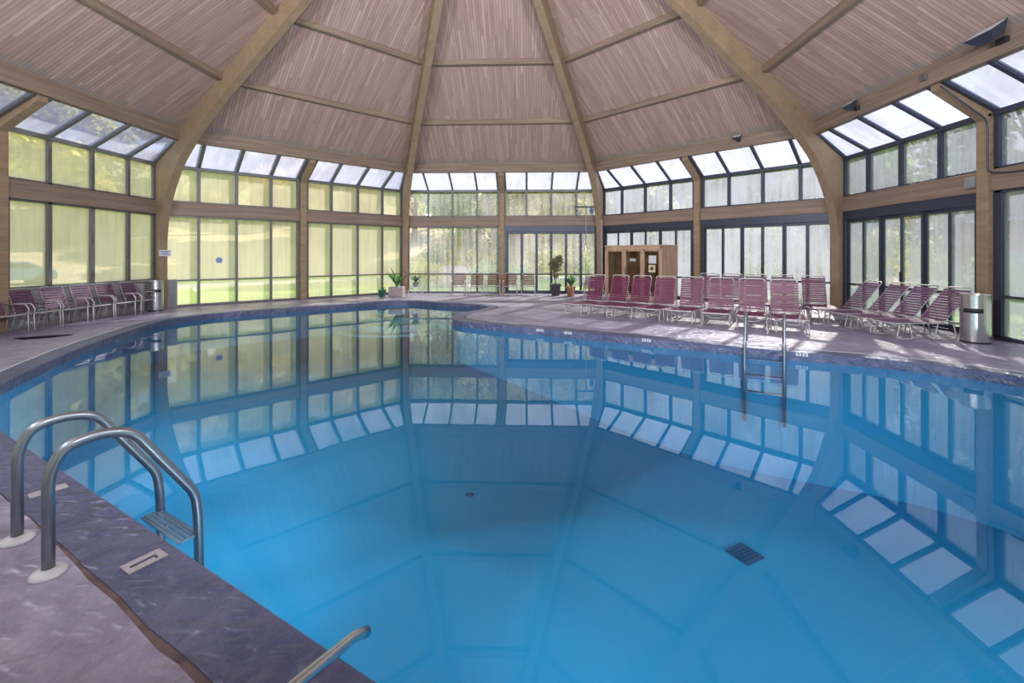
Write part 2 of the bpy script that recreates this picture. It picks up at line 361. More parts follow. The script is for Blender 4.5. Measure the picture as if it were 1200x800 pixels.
for k in range(8):
    mw = wall_mat(k)
    root = empty('wall_' + SIDE[k], kind='structure'); root.matrix_world = mw
    # timber mid beam, one piece each side of the centre post
    for h in (0, 1):
        b = MB(); x0, x1 = (.12, 4.38) if h == 0 else (4.62, 8.88)
        b.box(0, x1 - x0, -.15, .06, ZB0, ZB1)
        b.build(num('trim'), 'beam', None, mw @ Matrix.Translation((x0, 0, 0)), .006, 'structure')
    # centre post and rafter
    b = MB(); b.box(-.11, .11, -.22, .06, 0, ZK + .02)
    b.hexa([(-.11, -.22, ZK - .1), (.11, -.22, ZK - .1), (.11, yb - .0, ZE - .14), (-.11, yb - .0, ZE - .14),
            (-.11, .06, ZK + .02), (.11, .06, ZK + .02), (.11, yb, ZE + .06), (-.11, yb, ZE + .06)])
    rot = mw @ Matrix.Translation((4.5, 0, 0))
    b.build(num('trim'), 'beam_pale', None, rot, .006, 'structure')
    for h in (0, 1):
        typ, gl = HALF[(k, h)]
        a0, a1 = (.16, 4.36) if h == 0 else (4.64, 8.84)
        mul = [1.125, 2.25, 3.375] if h == 0 else [5.625, 6.75, 7.875]
        gm = {'warm': 'glass_warm', 'clear': 'glass_clear', 'fog': 'glass_fog'}[gl]
        # ---- upper tier + skylight tier = one window object
        w = empty(num('window'), kind='structure'); w.matrix_world = mw
        f = MB(); mwid = .075 if gl == 'clear' else .095
        for x in [a0 + .03, *mul, a1 - .03]:
            f.box(x - mwid / 2, x + mwid / 2, -.09, .04, ZB1, ZK)
        f.box(a0, a1, -.09, .04, ZB1, ZB1 + .05); f.box(a0, a1, -.12, .06, ZK - .05, ZK + .06)
        fmt = 'bronze_dark' if k in (3, 4, 5) else 'bronze'  # one bronze: lit and shaded sides put into the colour, dark copy eastward
        f.build('window_frame', fmt, w, Matrix.Identity(4), .004)
        g = MB(); g.box(a0 + .02, a1 - .02, -.024, -.016, ZB1 + .02, ZK - .02)
        g.build('window_glass', gm, w, Matrix.Identity(4))
        f = MB(); ny, nz = -(ZE - ZK), yb      # slope direction helpers
        sl = Vector((0, yb, ZE - ZK)); L_ = sl.length; sd = sl.normalized(); nn = Vector((0, sd.z, -sd.y)) * 1
        for x in [*mul]:
            p0 = Vector((x, 0, ZK + .02)); f.bar(p0, p0 + sl, mwid, .10, nn)
        xe0 = a0 + .02; xt0 = -yb * T22 + .12
        lo0, hi0 = (xe0, xt0) if h == 0 else (a0 + .03, a0 + .03)
        lo1, hi1 = (a1 - .03, a1 - .03) if h == 0 else (a1 - .02, 9 - xt0)
        f.bar((lo0, 0, ZK + .02), (hi0, yb, ZE + .02), mwid, .10, nn); f.bar((lo1, 0, ZK + .02), (hi1, yb, ZE + .02), mwid, .10, nn)
        f.build('skylight_frame', fmt, w, Matrix.Identity(4), .004)
        g = MB(); t = .012
        g.hexa([(lo0, 0, ZK + .02), (lo1, 0, ZK + .02), (hi1, yb, ZE + .02), (hi0, yb, ZE + .02),
                (lo0, 0, ZK + .03), (lo1, 0, ZK + .03), (hi1, yb, ZE + .03), (hi0, yb, ZE + .03)])
        g.build('skylight_glass', 'glass_sky', w, Matrix.Identity(4))
        # ---- lower tier
        if typ == 'door':
            w = empty(num('door'), kind='structure'); w.matrix_world = mw
            f = MB(); f.box(a0, a1, -.12, .06, 2.79, ZB0); f.box(a0, a1, -.12, .06, 0, .05)
            f.box(a0, a0 + .1, -.11, .05, 0, 2.8); f.box(a1 - .1, a1, -.11, .05, 0, 2.8)
            f.build('door_frame', 'bronze_dark', w, Matrix.Identity(4), .004)
            W = (a1 - a0 - .2) / 6
            for i in range(6):
                x0 = a0 + .1 + i * W; x1 = x0 + W; yo = -.05 if i % 2 else .0
                f = MB(); s_ = .052
                f.box(x0, x0 + s_, yo - .03, yo + .03, .05, 2.79); f.box(x1 - s_, x1, yo - .03, yo + .03, .05, 2.79)
                f.box(x0 + s_, x1 - s_, yo - .03, yo + .03, .05, .13); f.box(x0 + s_, x1 - s_, yo - .03, yo + .03, 2.71, 2.79)
                f.box(x0 + s_, x1 - s_, yo - .025, yo + .025, .85, .90)
                dp = f.build('door_panel', 'bronze_dark', w, Matrix.Identity(4), .003)
                g = MB(); g.box(x0 + s_, x1 - s_, yo - .004, yo + .004, .12, 2.72); g.build('door_glass', gm, dp, Matrix.Identity(4))
                if i in (2, 3):
                    hb = MB(); xx = x1 - s_ / 2 if i == 2 else x0 + s_ / 2
                    hb.box(xx - .012, xx + .012, yo - .07, yo - .03, 1.05, 1.3); hb.build('door_handle', 'black', dp, Matrix.Identity(4), .004)
        else:
            w = empty(num('window'), kind='structure'); w.matrix_world = mw
            f = MB(); z0 = .95 if typ == 'sill' else .05
            fm = 'bronze' if typ != 'big' else 'bronze_dark'
            ms = mul if typ != 'big' else [6.75]
            lw = .11 if typ == 'sill' else (.07 if typ == 'trans' else .16)
            for x in [a0 + .05, *ms, a1 - .05]: f.box(x - lw / 2, x + lw / 2, -.09, .04, z0, ZB0)
            f.box(a0, a1, -.09, .04, z0 - .03, z0 + .03); f.box(a0, a1, -.09, .04, ZB0 - .05, ZB0)
            if typ in ('trans', 'big'):
                f.box(a0, a1, -.07, .03, .86, .91); f.box(a0, a1, -.1, .05, 0, .06)
            f.build('window_frame', fm, w, Matrix.Identity(4), .004)
            g = MB(); g.box(a0 + .02, a1 - .02, -.024, -.016, z0 + .02, ZB0 - .03)
            g.build('window_glass', gm, w, Matrix.Identity(4))
    # solid panelling under the west windows
    p = MB()
    if k == 0:
        p.box(.1, 8.9, -.10, .05, 0, .93); p.box(.1, 8.9, -.14, .06, .91, .95)
        for i in range(9): p.box(.1 + i * 1.1 - .02, .1 + i * 1.1 + .02, -.115, -.1, .02, .9)
    elif k == 1: p.box(.05, .52, -.16, .05, 0, .93)
    else: p.box(.0, 9., -.02, .05, -.12, .04)
    p.build('wall_panel', 'grey_panel' if k < 2 else 'bronze_dark', root, Matrix.Identity(4), .004)
    # ring beam along the eave (mitred)
    b = MB(); r0, r1 = 9.60, 9.80
    b.prism([(-r0 * T22, -(AP - r0)), (r0 * T22, -(AP - r0)), (r1 * T22, -(AP - r1)), (-r1 * T22, -(AP - r1))], 5.30, bp_(9.70) + .06)
    cm = mw @ Matrix.Translation((4.5, 0, 0))
    b.build(num('trim'), 'beam', None, cm, .006, 'structure')
    # purlins
    for rp in (7.69, 5.60, 3.51, 1.42):
        b = MB(); r0, r1 = rp, rp + .16
        z1 = bp_(r1) + .05
        b.prism([(-r0 * T22 + .1, -(AP - r0)), (r0 * T22 - .1, -(AP - r0)), (r1 * T22 - .1, -(AP - r1)), (-r1 * T22 + .1, -(AP - r1))], bp_(r0) - .33, z1)
        b.build(num('trim'), 'beam', None, cm, .006, 'structure')
    # ceiling boards: local x across, y up the slope
    r1, r0 = 9.80, .05
    lo = Vector((0, -(AP - r1), bp_(r1))); hi = Vector((0, -(AP - r0), bp_(r0)))
    up = (hi - lo); Ls = up.length; u = up.normalized(); xx = Vector((1, 0, 0)); nz_ = xx.cross(u)
    pm = Matrix((xx, u, nz_)).transposed().to_4x4(); pm.translation = lo
    b = MB(); w1, w0 = r1 * T22, r0 * T22
    b.hexa([(-w1, 0, 0), (w1, 0, 0), (w0, Ls, 0), (-w0, Ls, 0), (-w1 - .08, 0, .12), (w1 + .08, 0, .12), (w0, Ls, .12), (-w0, Ls, .12)])
    b.build('ceiling', 'boards', None, cm @ pm, 0, 'structure')
    # arched rib at vertex k
    a = radians(-22.5 + 45 * (k - 2)); rad = Vector((sin(a), cos(a), 0))
    inner = catmull([(11.40, 0, 0), (11.40, 0, 1.1), (11.40, 0, 2.1), (11.31, 0, 2.85), (11.13, 0, 3.42), (10.83, 0, 4.03), (10.44, 0, 4.62), (9.93, 0, 5.13), (9.35, 0, 5.62), (8.7, 0, 6.11)], 5)
    ztop = lambda p: 12.37 - .627 * p
    inn = [(p.x, p.z) for p in inner] + [(5., 8.43), (.25, 11.40)]
    def outer_pt(x, z):
        # matching outer point
        if z < 4.4: return (R - .03, z)
        return None
    out_ = [(R - .03, 0), (R - .03, 1.5), (R - .03, 3), (R - .03, ZK - .02), (10.51, 5.27), (10.50, 5.75), (8.7, ztop(8.7) - .01), (5, ztop(5) - .01), (.25, ztop(.25) - .01)]
    poly = inn + out_[::-1]
    tri = geometry.tessellate_polygon([[Vector((x, z, 0)) for x, z in poly]])
    n = len(poly); wd = .12
    vs = [(x, -wd, z) for x, z in poly] + [(x, wd, z) for x, z in poly]
    fs = [tuple(t) for t in tri] + [tuple(i + n for i in reversed(t)) for t in tri] + [(i, (i + 1) % n, n + (i + 1) % n, n + i) for i in range(n)]
    b = MB(); b.add(vs, fs)
    rm = Matrix.Rotation(atan2(rad.y, rad.x), 4, 'Z')
    b.build(num('trim'), 'rib', None, rm, 0, 'structure')

# ------------------------------------------------------------------ deck, coping, pool
edge = [(-5.79, -4.12), (-6.54, -2.87), (-7.3, -1.42), (-8.01, .29), (-8.39, 1.33), (-8.52, 2.3), (-8.18, 3.32), (-7.35, 4.18), (-6.43, 5.05), (-5.39, 6.02), (-4.3, 7.0), (-3.5, 7.35),
        (-2.86, 7.15), (-2.14, 6.72), (-1.22, 6.40), (-.45, 5.95), (-.15, 5.36), (-.30, 4.72), (-.65, 4.1), (-.90, 3.43), (-.92, 2.75), (-.60, 2.12), (.35, 1.49), (1.6, .81), (2.7, .21), (3.91, -.45),
        (5.1, -1.11), (6.14, -1.64), (6.9, -2.0), (7.6, -2.45), (8.15, -3.05), (8.45, -4.0), (8.3, -5.2), (7.6, -6.6), (6.3, -7.9), (4.6, -8.75), (2.9, -8.95), (1.6, -8.58), (.55, -8.01), (-.7, -7.33), (-2.1, -6.57), (-4.08, -5.5), (-5.1, -4.85)]
loop = [Vector((p.x, p.y, 0)) for p in catmull([(x, y, 0) for x, y in edge], 9, True)]
nl = len(loop)
area = sum(loop[i].x * loop[(i + 1) % nl].y - loop[(i + 1) % nl].x * loop[i].y for i in range(nl)) / 2
def offset(d):
    o = []
    for i in range(nl):
        t = (loop[(i + 1) % nl] - loop[i - 1]).normalized(); n_ = Vector((t.y, -t.x, 0)) * (1 if area > 0 else -1)
        o.append(loop[i] + n_ * d)
    return o
def woff(d, amp, sd):
    return [p + (p - q).normalized() * amp * noise.noise(Vector((p.x * 2.3, p.y * 2.3, sd))) for p, q in zip(offset(d), loop)]
jo = woff(.33, .02, 1.); jo2 = [p + (p - q).normalized() * (.010 + .05 * max(0, min(1, (p.x + 2.0) / 1.6)) * (.4 + abs(noise.noise(Vector((p.x * 3, p.y * 3, 4.)))))) for p, q in zip(jo, loop)]
def ring(a, za, b_, zb, m):
    n = len(a); m.add([(p.x, p.y, za) for p in a] + [(p.x, p.y, zb) for p in b_], [(i, (i + 1) % n, n + (i + 1) % n, n + i) for i in range(n)])
outer = [V(k) * ((AP + .05) / AP) for k in range(8)]
tri = geometry.tessellate_polygon([outer, jo2])
pts = outer + jo2
fl = MB(); fl.add([(p.x, p.y, 0) for p in pts], [tuple(t) for t in tri])
fl.build('floor', 'deck', kind='structure')
jt = MB(); ring(jo, -.006, jo2, -.004, jt); ring(jo, -.006, jo, -.02, jt); jt.build(num('trim'), 'sealing', kind='structure')
cp = MB(); ring(loop, 0, jo, .0, cp); lip = offset(-.015); ring(loop, 0, lip, -.012, cp); ring(lip, -.012, lip, -.155, cp); ring(lip, -.155, offset(.03), -.16, cp); ring(jo, 0, jo, -.02, cp)
cp.build(num('trim'), 'coping', kind='structure')
pl = MB(); w_ = offset(.03); ring(w_, -.155, w_, -2.9, pl)
gx, gy = 36, 36
def pf(x, y):
    t = max(0, min(1, (3.0 - y + .25 * x) / 5.5)); t = t * t * (3 - 2 * t)
    return -1.05 - 1.25 * t
vs = [(-9.5 + 19 * i / gx, -10 + 18.5 * j / gy, 0) for j in range(gy + 1) for i in range(gx + 1)]
vs = [(x, y, pf(x, y)) for x, y, _ in vs]
fs = [(j * (gx + 1) + i, j * (gx + 1) + i + 1, (j + 1) * (gx + 1) + i + 1, (j + 1) * (gx + 1) + i) for j in range(gy) for i in range(gx)]
pl.add(vs, fs, True); pl.build('floor_pool', 'pool', kind='structure')
wt = MB(); tri = geometry.tessellate_polygon([w_]); wt.add([(p.x, p.y, -.15) for p in w_], [tuple(t) for t in tri])
wo = wt.build('pool_water', 'water', kind='structure')
if wo.data.polygons[0].normal.z < 0: wo.data.flip_normals()
# steps in the far corner
st = MB()
for i, (rr, z) in enumerate(((.9, -.30), (1.4, -.52), (1.9, -.74), (2.4, -.96))):
    c = Vector((-3.9, 7.7)); arc = [(c.x + rr * cos(q), c.y + rr * sin(q)) for q in [pi + .1 + (pi - .2) * j / 20 for j in range(21)]]
    st.prism([(c.x, c.y)] + arc, -1.3, z - i * .001)
st.build('floor_pool_steps', 'pool_step', kind='structure')

# ------------------------------------------------------------------ camera
cam = bpy.data.cameras.new('camera'); co = bpy.data.objects.new('camera', cam); COL.objects.link(co)
co.location = (1.178, -9.82, 1.72); co.rotation_euler = (pi / 2, 0, .0351)
cam.sensor_width = 36; cam.lens = 36 * 531.7 / 1200; cam.shift_y = (299.3 - 400) / 1200; cam.clip_start = .05; cam.clip_end = 500
SC.camera = co

# ------------------------------------------------------------------ furniture
def straps(m, length, width, n, sw, t=.004, x0=.0, sag=.0):
    """flat bands across x, spaced along y from 0 to length, in the z=0 plane"""
    for i in range(n):
        y = x0 + (length - x0) * (i + .5) / n
        vs = []; K = 6
        for k in range(K + 1):
            x = -width / 2 + width * k / K; z = -sag * (1 - (2 * k / K - 1) ** 2)
            vs += [(x, y - sw / 2, z - t), (x, y + sw / 2, z - t), (x, y + sw / 2, z + t), (x, y - sw / 2, z + t)]
        fs = [(0, 1, 2, 3), (K * 4 + 3, K * 4 + 2, K * 4 + 1, K * 4)]
        for k in range(K):
            for q in range(4): fs.append((k * 4 + q, k * 4 + (q + 1) % 4, k * 4 + 4 + (q + 1) % 4, k * 4 + 4 + q))
        m.add(vs, fs)
def make_chaise(recline, blen, mat, cshift=0):
    """hinge at the origin (z = seat height above ground included), foot end towards -y"""
    root = empty('chaise_lounge'); H_ = .33; W = .60; Lf = 1.05; Lb = .42
    fr = MB(); r = .0145
    fr.tube(fillet([(-W / 2, Lb, H_ - .01), (-W / 2, 0, H_), (-W / 2, -Lf, H_), (W / 2, -Lf, H_), (W / 2, 0, H_), (W / 2, Lb, H_ - .01)], [.0, .01, .09, .09, .01, 0], 6), r, 8)
    fr.tube([(-W / 2, Lb, H_ - .01), (W / 2, Lb, H_ - .01)], r, 8); fr.tube([(-W / 2, -.02, H_ - .01), (W / 2, -.02, H_ - .01)], r * .9, 8)
    fr.build('seat_frame', 'cream', root)
    s = MB(); straps(s, Lf - .06, W + .025, 15, .052, .004, 0, .012)
    s.build('seat_straps', mat, root, Matrix.Translation((0, -Lf + .05, H_ + .012)))
    bm_ = Matrix.Translation((0, 0, H_ + .01)) @ Matrix.Rotation(radians(recline), 4, 'X')
    bf = MB(); bf.tube(fillet([(-W / 2 + .02, 0, 0), (-W / 2 + .02, blen, 0), (W / 2 - .02, blen, 0), (W / 2 - .02, 0, 0)], .07, 6), r, 8)
    bf.tube([(-W / 2 + .02, .02, 0), (W / 2 - .02, .02, 0)], r * .9, 8)
    bf.build('backrest_frame', 'cream', root, bm_)
    s = MB(); straps(s, blen - .06, W - .015, 12, .050, .004, .04, .006)
    s.build('backrest_straps', mat, root, bm_ @ Matrix.Translation((0, 0, .012)))
    # support strut behind the backrest
    c_, s_ = cos(radians(recline)), sin(radians(recline)); mid = Vector((0, c_ * blen * .5, H_ + s_ * blen * .5))
    for sx in (-1, 1):
        x = sx * (W / 2 - .02); b = MB()
        b.tube([(x, mid.y, mid.z), (x, .30 if recline > 60 else Lb - .03, H_)], .008, 6)
        b.build('backrest_support', 'cream', root)
    for sx in (-1, 1):
        x = sx * W / 2
        l = MB(); l.tube(fillet([(x, -Lf + .18, H_), (x + sx * .01, -Lf + .10, .012), (x + sx * .01, -Lf + .42, .012), (x, -Lf + .36, H_)], [0, .05, .05, 0], 5), .0125, 8); l.build('leg', 'cream', root)
        l = MB(); l.tube(fillet([(x, -.12, H_), (x + sx * .01, -.20, .012), (x + sx * .01, .26, .012), (x, .18, H_)], [0, .05, .05, 0], 5), .0125, 8); l.build('leg', 'cream', root)
    d = MB(); d.tube([Vector((x, -Lf + .12, H_ - .015 - .11 * (1 - (x / (W / 2)) ** 2))) for x in [-W / 2 + W * k / 10 for k in range(11)]], .009, 6)
    d.build('leg_brace', 'cream', root)
    return root
def make_armchair(mat, back=.56):
    """origin on the ground under the middle of the seat, facing -y"""
    root = empty('strap_armchair'); W = .54; D = .46; H_ = .40; r = .0135
    fr = MB(); fr.tube(fillet([(-W / 2, D / 2, H_ - .04), (-W / 2, -D / 2, H_), (W / 2, -D / 2, H_), (W / 2, D / 2, H_ - .04)], .05, 5, True), r, 8, True)
    fr.build('seat_frame', 'cream', root)
    sm = Matrix.Translation((0, -D / 2 + .015, H_ + .012)) @ Matrix.Rotation(-math.atan(.04 / D), 4, 'X')
    s = MB(); straps(s, D - .02, W + .015, 8, .044, .004, 0, .012); s.build('seat_straps', mat, root, sm)
    bm_ = Matrix.Translation((0, D / 2 - .01, H_ - .03)) @ Matrix.Rotation(radians(70), 4, 'X')
    bf = MB(); bf.tube(fillet([(-W / 2 + .015, 0, 0), (-W / 2 + .015, back + .05, 0), (W / 2 - .015, back + .05, 0), (W / 2 - .015, 0, 0)], .06, 6), r, 8); bf.build('backrest_frame', 'cream', root, bm_)
    s = MB(); straps(s, back, W - .005, 8, .042, .004, .05, .006); s.build('backrest_straps', mat, root, bm_ @ Matrix.Translation((0, 0, .012)))
    for sx in (-1, 1):
        x = sx * (W / 2 + .025)
        a = MB(); a.tube(fillet([(x - sx * .02, D / 2 + .075, .62), (x, -D / 2 + .04, .625), (x, -D / 2 - .05, .50), (x, -D / 2 - .02, H_)], [0, .05, .05, 0], 5), .0135, 8); a.build('armrest', 'cream', root)
        l = MB(); l.tube([(x, -D / 2 - .02, H_ + .01), (x, -D / 2 - .035, .0)], .0125, 8); l.build('leg', 'cream', root)
        l = MB(); l.tube([(x - sx * .025, D / 2 - .02, H_ - .03), (x, D / 2 + .06, .0)], .0125, 8); l.build('leg', 'cream', root)
    return root

# chaises in a row along the pool (hinge position, heading of the foot end)
CX_, CY_ = 1.178, -9.82
def at_(px, Z):
    X = (px - 600) / 531.7 * Z; c, s = cos(.0351), sin(.0351)
    return (CX_ + c * X - s * Z, CY_ + s * X + c * Z)
row_lab = ['far-end maroon strap chaise lounge of the pool row, nearest the wooden sauna cabin corner and its left post',
           'maroon strap chaise lounge second from the sauna-post end of the pool row',
           'maroon strap chaise lounge third along the pool row, before the sauna doors',
           'maroon strap chaise lounge before the slatted end wall of the sauna, fourth in the row',
           'maroon strap chaise lounge just past the sauna end wall, before the window post, fifth in the row',
           'maroon strap chaise lounge sixth in the row, third from the far pool ladder',
           'maroon strap chaise lounge directly behind the left rail of the far pool ladder',
           'nearest maroon strap chaise lounge of the pool row, behind the right rail of the far ladder']
row_lab = [x if len(x.split()) <= 16 else ' '.join(x.split()[:16]) for x in row_lab]
row_lab[0] = 'maroon strap chaise lounge at the far end of the pool row, by the sauna post'
row_lab[4] = 'maroon strap chaise lounge just past the sauna end wall, fifth in the pool row'
row_lab[7] = 'nearest maroon strap chaise lounge in the pool row, behind the right ladder rail'
chaise = make_chaise(76, .82, 'maroon')
rows = [(696, 13.7, 48), (723.4, 13.35, 46), (749, 13.0, 44), (777, 12.6, 40), (809.4, 12.2, 36), (844.4, 11.75, 30), (881, 11.25, 26), (920, 10.75, 20)]
for i, (px, Z, hd) in enumerate(rows):
    o = chaise if i == 0 else copy_tree(chaise)
    x, y = at_(px, Z); o.location = (x, y, 0); o.rotation_euler = (0, 0, -radians(hd)); tag(o, row_lab[i], 'lounge chair', 'upright chaise lounges in the row beside the pool')
lab2 = ['maroon chaise lounge in the second row, against the window post past the sauna',
        'maroon chaise lounge second in the back row, before the fogged door panels',
        'maroon chaise lounge in the middle of the back row by the fogged doors',
        'maroon chaise lounge fourth in the back row, behind the nearest pool-row chaise',
        'maroon chaise lounge standing alone beside the arched timber post by the fogged doors']
for i, (px, Z, hd) in enumerate([(832, 14.6, 20), (859, 14.25, 22), (887, 13.9, 18), (918, 13.5, 20), (955, 12.95, 18)]):
    o = copy_tree(chaise); x, y = at_(px, Z); o.location = (x, y, 0); o.rotation_euler = (0, 0, -radians(hd)); tag(o, lab2[i], 'lounge chair', 'chaise lounges in the second row by the fogged doors')
low = make_chaise(50, .92, 'mauve')
lab3 = ['reclined mauve strap chaise lounge furthest from the steel bin, by the arched post', 'reclined mauve strap chaise lounge second from the arched post along the east doors',
        'reclined mauve strap chaise lounge third from the arched post, second from the bin', 'reclined mauve strap chaise lounge beside and partly behind the tall steel bin']
for i, y in enumerate((2.42, 1.56, .81, .06)):
    o = low if i == 0 else copy_tree(low); o.location = (9.68, y, 0); o.rotation_euler = (0, 0, -pi / 2 + (.03, -.02, .02, 0)[i]); tag(o, lab3[i], 'lounge chair', 'reclined chaise lounges along the east doors')

arm = make_armchair('mauve')
lab4 = ['mauve strap armchair beside the steel bin by the west corner post', 'mauve strap armchair second from the steel bin along the west wall', 'mauve strap armchair third from the steel bin along the west wall',
        'mauve strap armchair fourth from the bin along the west wall', 'mauve strap armchair fifth from the bin along the west wall', 'mauve strap armchair cut by the left edge of the picture', 'mauve strap armchair beyond the left picture edge by the west windows']
for i, (y, rz) in enumerate([(3.28, .03), (2.50, -.04), (1.83, .02), (1.10, -.05), (.42, .03), (-.28, -.02), (-1.0, 0)]):
    o = arm if i == 0 else copy_tree(arm); o.location = (-10.33, y, 0); o.rotation_euler = (0, 0, pi / 2 + rz); tag(o, lab4[i], 'chair', 'armchairs along the west windows')
armb = make_armchair('brown')
lab5 = ['brown strap armchair furthest from the glass doors by the north windows', 'brown strap armchair second from the left by the north windows', 'brown strap armchair third from the left, beside the north centre post',
        'brown strap armchair just right of the north centre post', 'brown strap armchair before the north sliding doors, nearest the tall potted plant']
for i, px in enumerate((537.5, 558, 578, 598, 619)):
    o = armb if i == 0 else copy_tree(armb); x, y = at_(px, 19.7); o.location = (x, y, 0); o.rotation_euler = (0, 0, random.uniform(-.06, .06)); tag(o, lab5[i], 'chair', 'brown armchairs by the north windows')

# wheeled chair seen beyond the far end of the row
wc = copy_tree(arm); x, y = at_(684, 17.2); wc.location = (x, y, 0); wc.rotation_euler = (0, 0, -.9); tag(wc, 'mauve strap armchair turned sideways between the terracotta pot and the chaise row', 'chair')

# ------------------------------------------------------------------ bins
def make_bin(h, r):
    t = empty('waste_bin')
    b = MB(); b.lathe([(r * .97, 0), (r, .01), (r, h * .985), (r * .98, h), (r * .80, h), (r * .78, h - .05), (r * .1, h - .06)], n=64, smooth=False)
    b.build('body', 'steel', t)
    b = MB(); b.lathe([(r * 1.01, 0), (r * 1.01, .035)], n=40); b.build('base_ring', 'black', t)
    # opening band facing -y
    b = MB(); n = 14; vs = []
    for i in range(n + 1):
        q = -pi / 2 + (i / n - .5) * 1.35
        for rr in (r * .99, r * 1.012):
            for z in (h * .62, h * .71): vs.append((rr * cos(q), rr * sin(q), z))
    fs = [(i * 4 + 2, i * 4 + 3, i * 4 + 7, i * 4 + 6) for i in range(n)] + [(i * 4, i * 4 + 4, i * 4 + 5, i * 4 + 1) for i in range(n)] + [(i * 4 + 1, i * 4 + 5, i * 4 + 7, i * 4 + 3) for i in range(n)] + [(i * 4, i * 4 + 2, i * 4 + 6, i * 4 + 4) for i in range(n)]
    b.add(vs, fs, True); b.build('opening', 'black', t)
    return t
b1 = make_bin(.96, .225); b1.location = (10.04, -.51, 0); b1.rotation_euler = (0, 0, radians(-52)); tag(b1, 'tall brushed steel waste bin at the end of the reclined chaises by the east post', 'bin')
b2 = make_bin(.94, .20); b2.location = (-10.42, 3.93, 0); b2.rotation_euler = (0, 0, radians(40)); tag(b2, 'brushed steel waste bin beside the west corner arch and the armchairs', 'bin')

M['tread_mat'] = plain('pale_blue_grey_tread', (.42, .52, .66), .4)
# ------------------------------------------------------------------ pool ladders
def ladder(base, n_, w, rise, reach, treads, label):
    """base: ground point of one rail, n_ unit vector towards the water, w: vector to the second rail"""
    root = empty('pool_ladder', (base[0], base[1], 0)); n3 = Vector((n_[0], n_[1], 0)); up = Vector((0, 0, 1))
    for q in (Vector((0, 0, 0)), Vector((w[0], w[1], 0))):
        prof = [(0, -.02), (0, rise * .77), (.055, rise * .96), (reach * .30, rise * 1.0), (reach * .52, rise * .94), (reach * 1.0, .115), (reach * 1.02, -.05), (reach * 1.07, -1.35)]
        P = fillet([q + n3 * a + up * z for a, z in prof], [0, .16, .12, .12, .1, .075, .02, 0], 6)
        m = MB(); m.tube(P, .0285, 14); rl = m.build('rail', 'rail', root)
        e = MB(); e.lathe([(.078, .0), (.079, .010), (.068, .022), (.042, .030), (.034, .036)], q.x, q.y, 26); e.build('escutcheon', 'concrete_tile' if False else 'white', root)
    for z in treads:
        a = n3 * (reach * (1.02 + .03 * (-z)))
        m = MB(); c0 = a + up * z; c1 = c0 + Vector((w[0], w[1], 0)); dp = n3 * -.11
        m.tube([c0, c1], .012, 8); m.tube([c0 + dp, c1 + dp], .012, 8)
        for k in range(1, 4): m.tube([c0.lerp(c1, k / 4), c0.lerp(c1, k / 4) + dp], .008, 6)
        for f_ in (.22, .5, .78): m.bar(c0 + dp * f_, c1 + dp * f_, .018, .010)
        for cc in (c0, c1): m.tube([cc, cc + dp], .010, 6)
        m.build('tread', 'tread_mat', root)
    tag(root, label, 'pool ladder'); return root
ladder((-1.41, -7.46), (.481, .877), (-.49, .27), .69, .715, (-.17, -.44, -.71), 'large steel pool ladder with two arched rails and white base plates on the near coping')
ladder((5.50, -.68), (-.47, -.883), (.56, -.30), .62, .60, (-.2, -.5, -.8), 'distant steel pool ladder on the far deck in front of the chaise row')
# low grab rail at the bottom of the picture
gr = MB(); P = fillet([(.33, -9.0, -.02), (.345, -8.92, .34), (.43, -8.58, .44), (.525, -8.13, .285), (.545, -8.06, .245)], [0, .12, .12, .03, 0], 6)
gr.tube(P, .0205, 14)
o = gr.build('grab_rail', 'steel'); tag(o, 'polished steel grab rail reaching over the coping at the bottom edge', 'handrail')

# ------------------------------------------------------------------ depth tiles
def tile(name, loc, rz, sx, sy, label, glyph=True, vert=None):
    t = empty(name, loc, rz); b = MB(); b.box(-sx / 2, sx / 2, -sy / 2, sy / 2, -.004, .004); f = b.build('tile_face', 'concrete_tile', t, None, .002)
    if glyph:
        g = MB(); s = sy * .30
        g.box(-sx * .36, sx * .30, -.010, .010, .004, .0056); g.box(sx * .22, sx * .30, -s, -.010, .004, .0056)
        g.build('numeral', 'ink', t)
    if vert is not None: t.rotation_euler = vert
    tag(t, label, 'depth marker'); return t
tile('depth_tile', (-.975, -7.345, .004), radians(62), .185, .115, 'pale depth marker tile with a dark numeral on the near coping right of the ladder')
tile('depth_tile', (-2.32, -6.63, .004), radians(58), .20, .10, 'blank white depth marker tile on the near coping, seen through the ladder rails', False)

def wall_tile(px, Z, nv, label, digits):
    x, y = at_(px, Z)
    # move onto the pool wall: nearest point of the lip line
    best = min(range(nl), key=lambda i: (loop[i].x - x) ** 2 + (loop[i].y - y) ** 2)
    t_ = (loop[(best + 1) % nl] - loop[best - 1]).normalized(); n_ = Vector((-t_.y, t_.x, 0)) * (1 if area > 0 else -1)
    p = loop[best] + n_ * .0
    t = empty('waterline_tile', (p.x + n_.x * .012, p.y + n_.y * .012, -.035), atan2(n_.y, n_.x) + pi / 2)
    b = MB()
    b.box(-.09, -.01, -.004, .006, -.03, .028); b.box(.01, .09, -.004, .006, -.03, .028); b.build('tile_face', 'white', t)
    g = MB()
    for dx in (-.05, .05): g.box(dx - .008, dx + .008, -.006, -.003, -.018, .018); g.box(dx - .02, dx + .02, -.006, -.003, .010, .018)
    g.build('numeral', 'ink', t)
    tag(t, label, 'depth marker', 'depth tiles under the far coping')
wall_tile(622, 10.3, None, 'small white depth tile under the far coping by the deck point', 5)
wall_tile(657, 10.1, None, 'small white depth tile pair under the coping below the sauna', 5)
wall_tile(752, 9.3, None, 'small white depth tile under the coping left of the far ladder', 5)
wall_tile(946, 7.6, None, 'small white depth tile under the coping right of the far ladder', 5)

